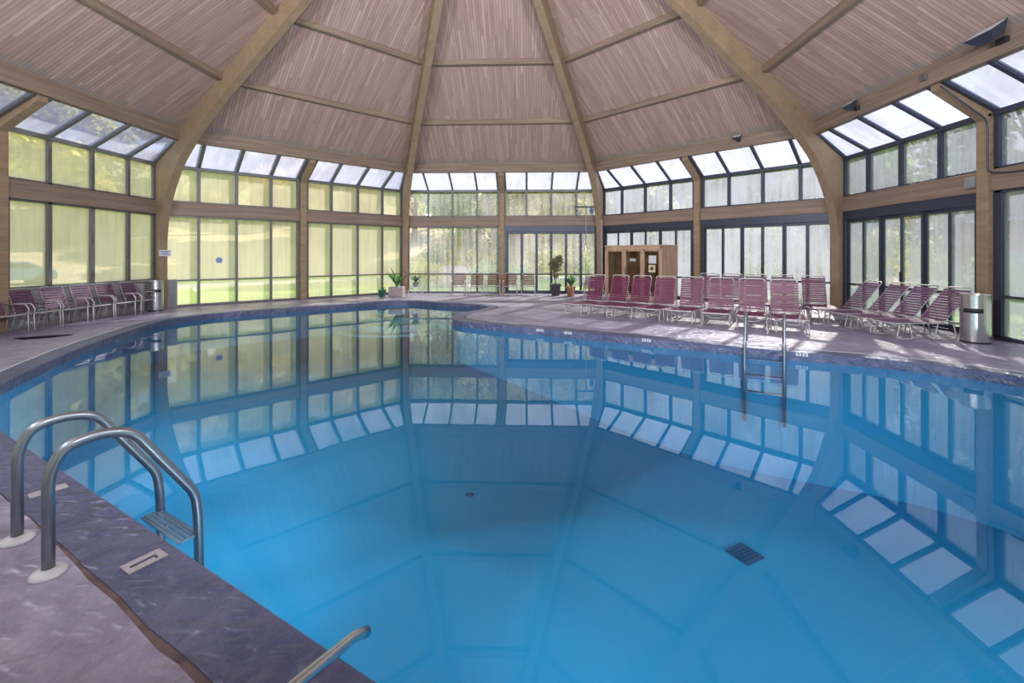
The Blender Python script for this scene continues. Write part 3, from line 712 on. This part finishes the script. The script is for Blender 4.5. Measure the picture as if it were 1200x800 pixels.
# ------------------------------------------------------------------ pool fittings
z = pf(3.9, -3.2)
dr = MB(); dr.box(-.17, .17, -.17, .17, 0, .02)
for k in range(6): dr.box(-.15, .15, -.145 + k * .055, -.115 + k * .055, .02, .035)
o = dr.build('drain_cover', 'black', None, None, .004); o.location = (4.09, -3.62, pf(4.09, -3.62) + .002); o.rotation_euler = (0, 0, .5)
o.data.materials.clear(); o.data.materials.append(plain('dark_blue_drain', (.01, .09, .20), .6)); tag(o, 'dark square slatted drain cover on the pool floor', 'drain')
fi = MB(); fi.lathe([(.07, 0), (.075, .01), (.05, .02), (.02, .022)], n=20); o = fi.build('floor_inlet', 'black'); o.location = (.2, -2.25, pf(.2, -2.25) + .002)
o.data.materials.clear(); o.data.materials.append(bpy.data.materials['dark_blue_drain']); tag(o, 'small round inlet fitting on the pool floor', 'pool fitting')

# ------------------------------------------------------------------ sauna
A = Vector((4.36, 9.04, 0)); B = Vector((6.16, 7.24, 0)); d = (B - A).normalized(); Ls_ = (B - A).length
sm = Matrix.Rotation(atan2(d.y, d.x), 4, 'Z'); sa = empty('sauna_cabin'); sa.matrix_world = Matrix.Translation(A) @ sm
M['cedar'] = wood('cedar_boards', (.33, .20, .13), (.47, .30, .20), (.60, .41, .28), along=(9, 9, .7))
M['cedar_pale'] = wood('pale_cedar_posts', (.42, .27, .18), (.55, .37, .26), (.66, .47, .33), along=(9, 9, .7))
M['smoke_glass'] = glass_mat('smoked_sauna_glass', .02, .08, tint=(.80, .78, .74))
HS, DS = 2.08, 1.22
b = MB()
b.box(0, Ls_, DS - .05, DS, 0, HS); b.box(0, .05, .05, DS, 0, HS); b.build('back_wall', 'cedar', sa)
b = MB(); n = 11
b.box(Ls_ - .05, Ls_ - .02, .03, DS, 0, HS)
for i in range(n):
    y0 = .03 + (DS - .03) * i / n; b.box(Ls_ - .02, Ls_, y0, y0 + (DS - .03) / n - .012, 0, HS - .42)
for i in range(4): b.box(Ls_ - .02, Ls_ + .002, .03, DS, HS - .41 + i * .10, HS - .32 + i * .10)
b.build('side_panel', 'cedar', sa)
b = MB(); b.box(-.02, Ls_ + .03, -.03, DS, HS, HS + .05); b.build('roof', 'cedar_pale', sa, None, .005)
b = MB()
for x in (0, .84, 1.66, Ls_ - .10): b.box(x, x + .10, 0, .07, 0, HS)
b.box(0, Ls_, 0, .07, HS - .13, HS); b.box(0, Ls_, 0, .07, 0, .10); b.build('front_frame', 'cedar_pale', sa, None, .005)
b = MB(); b.box(.05, Ls_ - .05, .04, DS - .05, .06, .09); b.build('cabin_floor', 'cedar', sa)
b = MB(); b.box(.05, Ls_ - .05, DS - .55, DS - .05, .42, .47); b.box(.05, Ls_ - .05, DS - .10, DS - .06, .47, .85); b.build('bench', 'cedar_pale', sa, None, .004)
for i, (x0, x1) in enumerate(((.10, .84), (.94, 1.66), (1.76, Ls_ - .10))):
    dd = MB(); dd.box(x0, x0 + .05, .015, .055, .10, HS - .13); dd.box(x1 - .05, x1, .015, .055, .10, HS - .13); dd.box(x0, x1, .015, .055, .10, .18); dd.box(x0, x1, .015, .055, HS - .2, HS - .13)
    dr_ = dd.build('door', 'cedar', sa, None, .003)
    g = MB(); g.box(x0 + .05, x1 - .05, .03, .036, .18, HS - .2); g.build('door_glass', 'smoke_glass', dr_)
    if i == 1:
        h = MB(); h.tube([(x0 + .03, -.03, .9), (x0 + .03, -.03, 1.25)], .012, 8); h.tube([(x0 + .03, -.03, .92), (x0 + .03, .02, .92)], .009, 6); h.tube([(x0 + .03, -.03, 1.23), (x0 + .03, .02, 1.23)], .009, 6); h.build('handle', 'black', dr_)
tag(sa, 'wooden sauna cabin with glazed doors beside the corner arch', 'sauna')
sw = sa.matrix_world.copy()
def on_sauna(name, x0, x1, z0, z1, mat, label, cat, y=.0):
    b = MB(); b.box(x0, x1, y - .006, y, z0, z1); o = b.build(name, mat); o.matrix_world = Matrix.Translation(A) @ sm; tag(o, label, cat); return o
on_sauna('notice_sheet', 1.98, 2.30, 1.42, 1.72, 'paper', 'white rules sheet taped on the right sauna door', 'notice', .028)
yn = on_sauna('notice_sheet', 1.98, 2.26, 1.08, 1.36, 'yellow_paper', 'pale yellow notice below the white sheet on the sauna door', 'notice', .028)
b = MB(); b.lathe([(.07, 0), (.075, .004)], n=18); ic = b.build('printed_mark', 'rust_mark' if 'rust_mark' in M else 'sealing', yn, Matrix.Translation((2.12, .0205, 1.22)) @ Matrix.Rotation(pi / 2, 4, 'X'))
on_sauna('door_sign', 1.16, 1.42, 1.50, 1.60, 'white', 'small white sign on the middle sauna door', 'sign', .028)

# pool brush on its long pole, rod by the sauna
x, y = at_(686, 19.4)
br = empty('pool_brush', (x, y, 0)); b = MB(); b.tube([(0, 0, 0), (.05, .12, 3.80)], .017, 10); b.build('pole', 'steel', br)
b = MB(); b.box(-.42, .42, .10, .14, 3.78, 3.84); b.build('brush_head', 'black', br, None, .01)
b = MB(); b.box(-.40, .40, .06, .10, 3.785, 3.825); b.build('bristles', 'black', br)
tag(br, 'long upright pole with a wide brush head before the north sliding doors', 'pool brush')
b = MB(); b.tube([(4.235, 9.02, 0), (4.23, 9.10, 3.2)], .013, 8); o = b.build('skimmer_pole', 'white'); tag(o, 'thin white pole standing upright against the left corner of the sauna', 'pole')

b = MB(); b.box(-.10, .08, -.03, -.018, -.14, .14); o = b.build('blue_placard', plain('faded_blue_placard', (.22, .30, .60), .5)); o.location = (4.06, AP - .03, 3.74); tag(o, 'small blue placard on the upper north window beside the corner arch', 'sign')
# ------------------------------------------------------------------ plants
def pot(root, r, h, mat, rim=True):
    b = MB(); pr = [(r * .68, 0), (r * .95, h * .86)] + ([(r * 1.06, h * .86), (r * 1.06, h), (r * .95, h), (r * .9, h * .9), (.01, h * .9)] if rim else [(r, h), (r * .92, h), (r * .88, h * .9), (.01, h * .9)])
    b.lathe(pr, n=24); b.build('pot', mat, root)
def blade_plant(root, n, h, base, mat, lean=.6, wid=.03, seed=1, name='leaves'):
    rnd = random.Random(seed); b = MB()
    for i in range(n):
        q = rnd.uniform(0, 2 * pi); ln = h * rnd.uniform(.6, 1.1); lz = lean * rnd.uniform(.4, 1.2); K = 7; vs = []
        for k in range(K + 1):
            t = k / K; rr = .02 + lz * ln * t ** 1.5; z_ = base + ln * t * (1 - .35 * lz * t); w = wid * sin(pi * (.12 + .85 * t)) + .002
            c = Vector((cos(q) * rr, sin(q) * rr, z_)); sd = Vector((-sin(q), cos(q), 0)) * w
            vs += [c - sd, c + sd + Vector((0, 0, .0)), c + Vector((0, 0, -w * .35))]
        fs = []
        for k in range(K):
            a = k * 3; fs += [(a, a + 2, a + 5, a + 3), (a + 2, a + 1, a + 4, a + 5)]
        b.add(vs, fs, True)
    b.build(name, mat, root)
x, y = at_(651, 19.6)
p = empty('potted_tree', (x, y, 0)); pot(p, .24, .50, 'dark_pot')
b = MB()
for s_ in range(4):
    q = s_ * 1.6; b.tube([(cos(q) * .03, sin(q) * .03, .42), (cos(q) * .07, sin(q) * .07, 1.0), (cos(q) * .16, sin(q) * .16, 1.55)], .011, 6)
b.build('stem', 'bark', p)
b = MB(); leaf_cloud_args = [(.0, 0, 1.15, .24), (.08, .05, 1.45, .28), (-.08, 0, 1.35, .22), (.0, .0, .85, .18), (.15, 0, 1.62, .16)]
P2 = (p, b, leaf_cloud_args)
tag(p, 'tall reddish-green potted plant in a charcoal pot before the north sliding doors', 'potted plant')
x, y = at_(669, 19.2)
p2 = empty('potted_plant', (x, y, 0)); pot(p2, .20, .42, 'terracotta'); blade_plant(p2, 46, .62, .36, 'leaf_house', .55, .035, 3)
tag(p2, 'leafy green plant in a terracotta pot beside the tall charcoal-potted plant', 'potted plant')
x, y = at_(465, 19.0)
p3 = empty('potted_plant', (x, y, 0)); b = MB(); b.box(-.30, .30, -.2, .2, 0, .42); b.build('planter', 'grey_pot', p3, None, .02); blade_plant(p3, 30, .95, .38, 'leaf_house', .75, .04, 9)
tag(p3, 'spiky green plant in a square grey planter at the northwest corner post', 'potted plant')
x, y = at_(448, 19.0)
p4 = empty('flower_pot', (x, y, 0)); pot(p4, .17, .30, 'green_pot'); blade_plant(p4, 14, .22, .25, 'leaf_house', .7, .02, 4)
tag(p4, 'small green glazed pot on the deck left of the square grey planter', 'potted plant')
x, y = at_(487, 18.9)
p5 = empty('plant_stand', (x, y, 0)); b = MB()
for sx in (-1, 1):
    b.tube(catmull([(sx * .28, 0, .01), (sx * .30, 0, .25), (sx * .12, 0, .45), (sx * .25, 0, .65), (sx * .05, 0, .85)], 5), .013, 7)
    b.tube(catmull([(sx * .20, .22, .01), (sx * .16, .18, .3), (sx * .12, .1, .45)], 5), .012, 7)
    b.tube([Vector((sx * .16 + .14 * cos(q), -.02, .18 + .14 * sin(q))) for q in [2 * pi * k / 16 for k in range(16)]], .010, 6, True)
b.build('wire_frame', 'white', p5)
b = MB(); b.lathe([(.17, .40), (.20, .415), (.20, .43), (.1, .43)], n=20); b.build('tray', 'white', p5)
tag(p5, 'ornate white wire plant stand right of the northwest corner post', 'plant stand')
p6 = empty('potted_plant', (x, y, .431)); pot(p6, .12, .18, 'grey_pot'); blade_plant(p6, 26, .42, .15, 'leaf_house', .8, .028, 12)
tag(p6, 'small trailing plant resting on the white wire stand', 'potted plant')

# ------------------------------------------------------------------ signs on posts and glass
def sign_face(b, x0, x1, y, z0, z1): b.box(x0, x1, y - .006, y, z0, z1)
mw1 = wall_mat(1)
sg = empty('notice_sign'); sg.matrix_world = Matrix.Rotation(radians(-67.5) * 0, 4, 'Z')
a1 = radians(-67.5); rad = Vector((sin(a1), cos(a1), 0)); pp = rad * 11.385
sg.location = (pp.x, pp.y, 1.80); sg.rotation_euler = (0, 0, atan2(rad.y, rad.x) - pi / 2)
b = MB(); b.box(-.14, .20, -.012, 0, -.10, .10); b.build('sign_face', 'white', sg)
b = MB()
for k, w in enumerate((.24, .16, .22)): b.box(.03 - w / 2, .03 + w / 2, -.015, -.012, .045 - k * .045, .062 - k * .045)
b.build('lettering', 'blue', sg); tag(sg, 'white notice sign with blue lettering on the west corner arch', 'sign')
sk = MB(); sk.prism([(.12 * cos(q), .12 * sin(q)) for q in [pi / 2 + 2 * pi * k / 5 for k in range(5)]], -.002, .002)
o = sk.build('window_sticker', 'blue'); o.matrix_world = mw1 @ Matrix.Translation((1.72, -.034, 1.56)) @ Matrix.Rotation(pi / 2, 4, 'X'); tag(o, 'blue pentagonal sticker on the lower northwest window glass', 'sticker')
o.data.materials[0] = plain('pale_blue_sticker', (.22, .30, .62), .5)

# ------------------------------------------------------------------ floodlights, conduit
fixt = []
def flood(x, y, z, k, label, big=1.0):
    """k: wall index the fixture is fixed to (ring beam); faces the room"""
    w = wall_mat(k); t = empty('floodlight'); a = atan2(w[1][0], w[0][0])
    t.location = (x, y, z); t.rotation_euler = (0, 0, a); s_ = big
    b = MB(); b.box(-.06 * s_, .06 * s_, -.02, .06, -.05, .05); b.build('bracket', 'black', t, None, .005)
    hm = Matrix.Translation((0, -.12 * s_, .03)) @ Matrix.Rotation(radians(-55), 4, 'X')
    b = MB(); b.hexa([(-.11 * s_, -.02, -.08 * s_), (.11 * s_, -.02, -.08 * s_), (.11 * s_, .02, .08 * s_), (-.11 * s_, .02, .08 * s_)] and
                     [(-.10 * s_, .02, -.07 * s_), (.10 * s_, .02, -.07 * s_), (.17 * s_, -.12 * s_, -.12 * s_), (-.17 * s_, -.12 * s_, -.12 * s_),
                      (-.10 * s_, .02, .07 * s_), (.10 * s_, .02, .07 * s_), (.17 * s_, -.12 * s_, .12 * s_), (-.17 * s_, -.12 * s_, .12 * s_)])
    b.build('housing', 'bronze_dark', t, hm, .008)
    b = MB(); b.box(-.15 * s_, .15 * s_, -.125 * s_, -.119 * s_, -.10 * s_, .10 * s_); b.build('lens', 'white', t, hm)
    tag(t, label, 'floodlight'); return t
flood(9.54, 2.05, 5.47, 4, 'dark floodlight on the east ring beam nearest the corner arch')
flood(9.54, -1.50, 5.52, 4, 'large dark floodlight on the east ring beam at the upper right', 1.5)
f = wall_mat(3); pc = Vector((8.15, 5.43, 5.55)); nrm = Vector((1, 1, 0)).normalized(); pc = pc - nrm * (pc.dot(nrm) - 9.55)
flood(pc.x, pc.y, 5.52, 3, 'small dark floodlight on the northeast ring beam', .8)
b = MB(); b.box(-.06, .0, -.07, .07, -.07, .07); o = b.build('junction_box', 'bronze', None, None, .006); o.location = (9.60, .11, 5.50); tag(o, 'small square junction box on the east ring beam between the floodlights', 'junction box')
# conduit on the east post and beam
b = MB(); X_ = AP - .235
b.tube(fillet([(9.66, -.17, 5.22), (X_ - .02, -.17, 4.50), (X_ - .02, -.17, 3.42), (X_ + .06, -.55, 3.36), (X_ + .06, -4.2, 3.36)], [0, .15, .1, .1, 0], 5), .016, 8)
o = b.build('conduit_pipe', 'bronze_dark'); tag(o, 'thin metal conduit running down the east post and along the beam', 'pipe')
b = MB(); b.box(AP - .24, AP - .15, .14, .36, 3.16, 3.40); o = b.build('junction_box', 'grey_panel', None, None, .006); tag(o, 'grey electrical box on the east beam beside the centre post', 'junction box')
# small vents in the ceiling boards
for (r_, u_, lab) in ((6.75, -.9, 'dark vent slot in the northwest ceiling boards, upper one'), (8.75, -1.0, 'dark vent slot in the northwest ceiling boards, lower one')):
    w = wall_mat(1); zz = bp_(r_); b = MB(); b.box(-.05, .05, -.14, .14, -.02, .0)
    o = b.build('ceiling_vent', 'black', None, None, .004)
    o.matrix_world = w @ Matrix.Translation((4.5 + u_, -(AP - r_), zz - .005)) @ Matrix.Rotation(math.atan(.679), 4, 'X').inverted() @ Matrix.Rotation(.3, 4, 'Z'); tag(o, lab, 'vent')
# dark damp patch on the west deck
b = MB(); b.prism([(.42 * (1 + .25 * sin(3 * q)) * cos(q), .26 * (1 + .2 * sin(2 * q + 1)) * sin(q)) for q in [2 * pi * k / 28 for k in range(28)]], .0006, .0016)
mm, nt, out = nm('damp_patch_film'); tr = N(nt, 'ShaderNodeBsdfTransparent'); tr.inputs[0].default_value = (.55, .5, .55, 1); gl = N(nt, 'ShaderNodeBsdfGlossy'); gl.inputs['Roughness'].default_value = .25
mx = N(nt, 'ShaderNodeMixShader'); mx.inputs[0].default_value = .05; L(nt, tr.outputs[0], mx.inputs[1]); L(nt, gl.outputs[0], mx.inputs[2]); L(nt, mx.outputs[0], out.inputs['Surface'])
o = b.build('puddle', mm); o.location = (-9.05, -.62, .001); o.rotation_euler = (0, 0, .5); tag(o, 'dark damp puddle on the deck before the west armchairs', 'puddle')

# ------------------------------------------------------------------ exterior
def th(x, y):
    d = sqrt(x * x + y * y); az = math.degrees(atan2(x, y))      # 0 = straight ahead, negative = west
    s = .30 if -130 < az < 10 else (.30 - .26 * min(1, (az - 10) / 40) if az >= 10 else .1)
    return -.16 + s * max(0, d - 38) + (.35 * noise.noise(Vector((x * .06, y * .06, 0))) * min(1, max(0, d - 16) / 20))
tm = MB(); NR, NA = 30, 72; vs = []
for i in range(NR + 1):
    rr = 10.8 + (120 - 10.8) * (i / NR) ** 1.5
    for j in range(NA):
        q = 2 * pi * j / NA; x, y = rr * sin(q), rr * cos(q); vs.append((x, y, th(x, y)))
fs = [(i * NA + j, i * NA + (j + 1) % NA, (i + 1) * NA + (j + 1) % NA, (i + 1) * NA + j) for i in range(NR) for j in range(NA)]
tm.add(vs, fs, True); tm.build('terrain', 'terrain', kind='structure')

def leaf_cloud(mb, blobs, n, size, seed):
    rnd = random.Random(seed)
    tot = sum(b[3] ** 2 for b in blobs)
    for (cx, cy, cz, rr) in blobs:
        for _ in range(int(n * rr ** 2 / tot)):
            d = Vector((rnd.gauss(0, 1), rnd.gauss(0, 1), rnd.gauss(0, 1))).normalized() * rr * (rnd.random() ** .35)
            p = Vector((cx, cy, cz)) + Vector((d.x, d.y, d.z * .8))
            a = Vector((rnd.gauss(0, 1), rnd.gauss(0, 1), rnd.gauss(0, 1))).normalized(); b_ = a.orthogonal().normalized()
            s1 = size * (.6 + .8 * rnd.random()); a *= s1; b_ *= s1 * .55
            mb.add([p - a, p - b_, p + a, p + b_], [(0, 1, 2, 3)])
def make_tree(seed, h, spread, leaf, bark, nleaf=2600, lsize=.30, trunk_h=.35, bend=.0):
    rnd = random.Random(seed); root = empty('tree')
    t = MB(); tp = [Vector((bend * (k / 6) ** 2 * h * .3 + rnd.uniform(-.1, .1), rnd.uniform(-.1, .1), h * .75 * k / 6 - .4 * (k == 0))) for k in range(7)]
    t.tube(tp, h * .022, 7, taper=[1.2 - .16 * k for k in range(7)])
    blobs = []
    for k in range(11):
        q = rnd.uniform(0, 2 * pi); f = rnd.uniform(trunk_h, .95); rad = spread * sin(pi * min(1, (f - trunk_h + .15) / (1.15 - trunk_h))) * rnd.uniform(.4, 1)
        c = (rad * cos(q) + bend * h * .2, rad * sin(q), h * f); blobs.append((*c, spread * rnd.uniform(.3, .52)))
        st_ = tp[min(6, int(f * 6))]; t.tube([st_, (Vector(c) + st_) / 2 + Vector((0, 0, .2)), Vector(c)], h * .007, 5, taper=[1, .7, .4])
    t.build('trunk', bark, root)
    c = MB(); leaf_cloud(c, blobs, nleaf, lsize, seed + 5); c.build('crown', leaf, root)
    return root
FP = 32
WP = 36
LP = 480
# potted tree foliage (needs leaf_cloud)
leaf_cloud(P2[1], P2[2], 900, .045, 77); P2[1].build('foliage', 'leaf_pink', P2[0])

random.seed(21)
protos = [make_tree(1, 11, 3.4, 'leaf_yellow', 'bark', 3200, .30), make_tree(2, 13, 3.8, 'leaf_green', 'bark', 3400, .32), make_tree(3, 10, 3.2, 'leaf_gold', 'bark', 2800, .28), make_tree(4, 9, 2.9, 'leaf_olive', 'bark_pale', 1500, .26, .3)]
used = [False] * 4
def plant(kind, az, d, sc, label, group):
    x, y = d * sin(radians(az)), d * cos(radians(az))
    o = protos[kind] if not used[kind] else copy_tree(protos[kind]); used[kind] = True
    o.location = (x, y, th(x, y) - .15); o.rotation_euler = (0, 0, random.uniform(0, 6.28)); sc *= .72 if az < -58 else (1.3 if -45 < az < 45 else 1); o.scale = (sc, sc, sc * random.uniform(.9, 1.15)); tag(o, label, 'tree', group)
KN = ['yellow-green', 'fresh green', 'golden autumn', 'grey-olive']
for az in range(-112, 100, 8):                      # first line of trees
    k = random.choice([0, 0, 1, 2, 3] if az < 10 else [0, 1, 1, 3])
    d = random.uniform(46, 54) if az < -8 else (random.uniform(30, 38) if az < 50 else random.uniform(24, 32))
    side = 'west' if az < -60 else 'northwest' if az < -20 else 'north' if az < 20 else 'northeast'
    plant(k, az + random.uniform(-2, 2), d, random.uniform(.85, 1.15), f'{KN[k]} tree at the wood edge beyond the {side} windows', f'{KN[k]} front trees to the {side}')
for az in range(-114, 60, 7):                       # second line, up the slope
    k = random.choice([0, 0, 1, 2, 3]); side = 'west' if az < -60 else 'northwest' if az < -20 else 'north' if az < 20 else 'northeast'
    plant(k, az + random.uniform(-2, 2), random.uniform(56, 68), random.uniform(1.0, 1.35), f'{KN[k]} tree higher up the slope beyond the {side} windows', f'{KN[k]} upper trees to the {side}')
# bushy undergrowth covering the slope
for (nm_, lf, sd_) in (('undergrowth', 'leaf_olive', 3), ('undergrowth', 'leaf_yellow', 4), ('undergrowth', 'leaf_green', 5)):
    rnd = random.Random(sd_); b = MB(); bl = []
    for _ in range(150):
        az_ = rnd.uniform(-115, 62); d_ = rnd.uniform(55, 84) if az_ < -22 else (rnd.uniform(29, 70) if az_ > -12 else rnd.uniform(40, 75))
        x_, y_ = d_ * sin(radians(az_)), d_ * cos(radians(az_)); s_ = rnd.uniform(1.1, 2.4)
        bl.append((x_, y_, th(x_, y_) + s_ * .6, s_))
    leaf_cloud(b, bl, 21000, .24, sd_); o = b.build(nm_, lf); tag(o, {'leaf_olive': 'greyish', 'leaf_yellow': 'yellow-green', 'leaf_green': 'fresh green'}[lf] + ' undergrowth covering the wooded slope outside', 'undergrowth', None, 'stuff')
# bent pale tree by the west windows
b = MB(); b.tube(catmull([(0, 0, -.5), (.1, .2, 2), (-.3, .6, 4), (-1.2, 1.6, 6), (-2.6, 2.8, 8)], 5), .22, 8); b.tube(catmull([(-.3, .6, 4), (.8, .2, 5.5), (1.6, -.4, 8)], 5), .12, 7)
bt = empty('tree', (-33, 10, th(-33, 10))); b.build('trunk', 'bark_pale', bt); b = MB(); 
def lc(*a): leaf_cloud(*a)
lc(b, [(-2.4, 2.6, 8, 1.8), (1.6, -.4, 8, 1.6), (-1, 1.5, 9, 1.8)], 900, .26, 5); b.build('crown', 'leaf_gold', bt); tag(bt, 'bare pale tree with a bent leaning trunk beyond the west windows', 'tree')
# leaning bare tree north
b = MB(); b.tube(catmull([(0, 0, -.3), (-.3, 0, 2), (-1.1, 0, 4.5), (-1.6, 0, 8), (-1.4, 0, 11)], 5), .20, 8)
for q in range(6): b.tube([(-.9 - q * .1, 0, 4 + q), (-.9 + (-1) ** q * 1.8, (q % 3 - 1) * .8, 6 + q)], .06, 6)
lt_ = empty('tree', (-.5, 24, th(-.5, 24))); b.build('trunk', 'bark', lt_); b = MB(); lc(b, [(-1.4, 0, 10.5, 2.2), (.6, .5, 8.5, 1.5), (-2.6, -.5, 8, 1.5)], 1200, .2, 8); b.build('crown', 'leaf_yellow', lt_); tag(lt_, 'leaning tree with a slanted trunk beyond the north windows', 'tree')
# boulder and shrubs on the north lawn
bm = bmesh.new(); bmesh.ops.create_icosphere(bm, subdivisions=4, radius=1)
for v in bm.verts:
    v.co *= 1 + .22 * noise.noise(v.co * 1.3) + .07 * noise.noise(v.co * 4); v.co.z *= .75; v.co.x *= 1.35
me = bpy.data.meshes.new('boulder'); bm.to_mesh(me); bm.free(); me.materials.append(M['rock'])
o = bpy.data.objects.new('boulder', me); COL.objects.link(o); o.location = (-3.2, 17.5, .35); tag(o, 'large pinkish boulder on the lawn beyond the north windows', 'boulder')
shr = None
def shrub(x, y, s, leaf, label):
    r = empty('shrub', (x, y, th(x, y) - .05)); b = MB(); b.tube([(0, 0, -.1), (.05, 0, .5)], .05, 6); b.tube([(0, 0, .1), (.3, .2, .7)], .03, 6); b.build('stem', 'bark', r)
    b = MB(); leaf_cloud(b, [(0, 0, .7 * s, .7 * s), (.5 * s, .2, .6 * s, .5 * s), (-.5 * s, -.1, .5 * s, .5 * s)], 900, .10, int(x * 7 + y)); b.build('foliage', leaf, r); tag(r, label, 'shrub')
shrub(-5.2, 16.5, 1.6, 'leaf_yellow', 'yellow-green bush left of the pinkish boulder outside')
shrub(-1.4, 16.8, 1.1, 'leaf_green', 'green bush right of the pinkish boulder outside')
shrub(.2, 18.0, 1.2, 'leaf_green', 'green bush behind the brown armchairs outside the north windows')
shrub(14.6, 3.4, 1.7, 'leaf_green', 'sunlit green bush outside the east doors')
shrub(14.9, 1.6, 1.3, 'leaf_yellow', 'yellow-green bush outside the east doors')
shrub(13.2, 14.5, 1.9, 'leaf_green', 'green bush outside the northeast doors')
shrub(16.2, 11.5, 1.8, 'leaf_yellow', 'yellow-green bush outside the northeast doors')
# brick house to the east
hs = empty('house', (24, 6.5, th(24, 6.5)), .2); b = MB(); b.box(-3, 3, -5, 5, -.3, 3.4); b.build('wall', 'brick', hs)
b = MB(); b.add([(-3.4, -5.4, 3.35), (3.4, -5.4, 3.35), (0, -5.4, 5.2), (-3.4, 5.4, 3.35), (3.4, 5.4, 3.35), (0, 5.4, 5.2)], [(0, 1, 2), (3, 5, 4), (0, 2, 5, 3), (1, 4, 5, 2), (0, 3, 4, 1)]); b.build('roof', 'bark', hs)
for yy in (-2.8, 0, 2.8):
    b = MB(); b.box(-3.05, -2.98, yy - .55, yy + .55, .9, 2.2); b.build('window', 'white', hs); 
tag(hs, 'orange brick house seen between the streaks of the east doors', 'house')
# blue car to the west
ca = empty('car', (-31.5, 17.5, th(-31.5, 17.5)), 1.15)
b = MB(); prof = [(-2.1, .35), (-2.12, .75), (-1.95, .95), (-1.2, 1.05), (-.65, 1.48), (.75, 1.52), (1.5, 1.08), (2.05, .95), (2.15, .6), (2.1, .35)]
n = len(prof); b.add([(x, -.85, z) for x, z in prof] + [(x, .85, z) for x, z in prof], [tuple(range(n)), tuple(range(2 * n - 1, n - 1, -1))] + [(i, (i + 1) % n, n + (i + 1) % n, n + i) for i in range(n)])
b.build('body', 'car_blue', ca, None, .06)
b = MB(); b.prism([(-1.0, 1.08), (-.6, 1.40), (.7, 1.43), (1.25, 1.10)], -.87, .87); b.build('side_windows', 'car_glass', ca, Matrix.Rotation(pi / 2, 4, 'X'))
for x in (-1.35, 1.35):
    for s_ in (-1, 1):
        b = MB(); b.lathe([(.30, -.1), (.34, -.07), (.34, .07), (.30, .1), (.18, .1)], n=22); b.build('wheel', 'black', ca, Matrix.Translation((x, s_ * .80, .33)) @ Matrix.Rotation(pi / 2, 4, 'X'))
tag(ca, 'blue car parked beyond the west windows', 'car')

# ------------------------------------------------------------------ light
w = bpy.data.worlds.new('sky'); SC.world = w; w.use_nodes = True; nt = w.node_tree; nt.nodes.clear()
out = nt.nodes.new('ShaderNodeOutputWorld'); bg = nt.nodes.new('ShaderNodeBackground')
tc = N(nt, 'ShaderNodeTexCoord'); sp = N(nt, 'ShaderNodeSeparateXYZ'); L(nt, tc.outputs['Generated'], sp.inputs[0])
n1 = N(nt, 'ShaderNodeTexNoise', Scale=3., Detail=5.); L(nt, tc.outputs['Generated'], n1.inputs['Vector'])
a = N(nt, 'ShaderNodeMath', operation='MULTIPLY_ADD'); L(nt, n1.outputs['Fac'], a.inputs[0]); a.inputs[1].default_value = .5; L(nt, sp.outputs['Z'], a.inputs[2])
c = ramp(nt, a.outputs[0], [(.15, (.80, .86, .92)), (.45, (.78, .85, 1.)), (.9, (.66, .76, 1.))])
L(nt, c, bg.inputs['Color']); bg.inputs['Strength'].default_value = 1.08; L(nt, bg.outputs[0], out.inputs['Surface'])
sun = bpy.data.lights.new('sun', 'SUN'); so = bpy.data.objects.new('sun', sun); COL.objects.link(so)
sun.energy = 8.5; sun.angle = radians(1.0); sun.color = (1, .93, .82)
az, el = radians(30), radians(36); sd = Vector((sin(az) * cos(el), cos(az) * cos(el), sin(el))); so.rotation_euler = sd.to_track_quat('Z', 'Y').to_euler(); so.location = (20, 30, 30)

def lamp(px, py, pz, tx, ty, tz, power, size=.45, spread=170):
    l = bpy.data.lights.new('floodlight_lamp', 'AREA'); l.shape = 'DISK'; l.size = size; l.energy = power; l.color = (.92, .94, 1) if pz > 0 else (.8, .95, 1); l.spread = radians(spread)
    o = bpy.data.objects.new('floodlight_lamp', l); COL.objects.link(o); o.location = (px, py, pz)
    o.rotation_euler = (Vector((px, py, pz)) - Vector((tx, ty, tz))).to_track_quat('Z', 'Y').to_euler()
for px_, py_ in ((7.2, -6.6), (2.6, -9.3), (-2.8, -9.3), (-7.2, -6.6)):       # added fill lamps behind the camera, unseen, brighten ceiling and hall
    lamp(px_, py_, 5.0, -px_ * .3, 3.5, 8.6, LP)
for px_, py_ in ((1.0, -8.1), (4.0, -8.6), (6.6, -7.4), (-1.6, -6.6), (-3.6, -5.5)):   # added lamps hidden under the near pool edge, brighten the basin
    lamp(px_, py_, -.75, px_ * .2 - .5, 4, -1.0, WP, .35)
for px_, py_, tx_, ty_ in ((-1.2, -6.8, -4.5, 6), (-3.0, -5.8, -1.5, 6), (1.8, -8.3, 3.2, 0), (4.6, -8.4, 6, -1.5), (-4.4, -5.1, -7.5, 2)):  # more added unseen lamps, aimed to brighten the far parts of the basin
    lamp(px_, py_, -.6, tx_, ty_, -1.0, FP, .3, 95)

SC.view_settings.view_transform = 'Standard'; SC.view_settings.look = 'None'; SC.view_settings.gamma = 1; SC.view_settings.exposure = 0.0
SC.view_settings.use_curve_mapping = False
cy = SC.cycles
cy.max_bounces = 10; cy.diffuse_bounces = 5; cy.glossy_bounces = 4; cy.transmission_bounces = 6; cy.transparent_max_bounces = 24
cy.sample_clamp_indirect = 6; cy.use_denoising = True; cy.caustics_reflective = False; cy.caustics_refractive = False
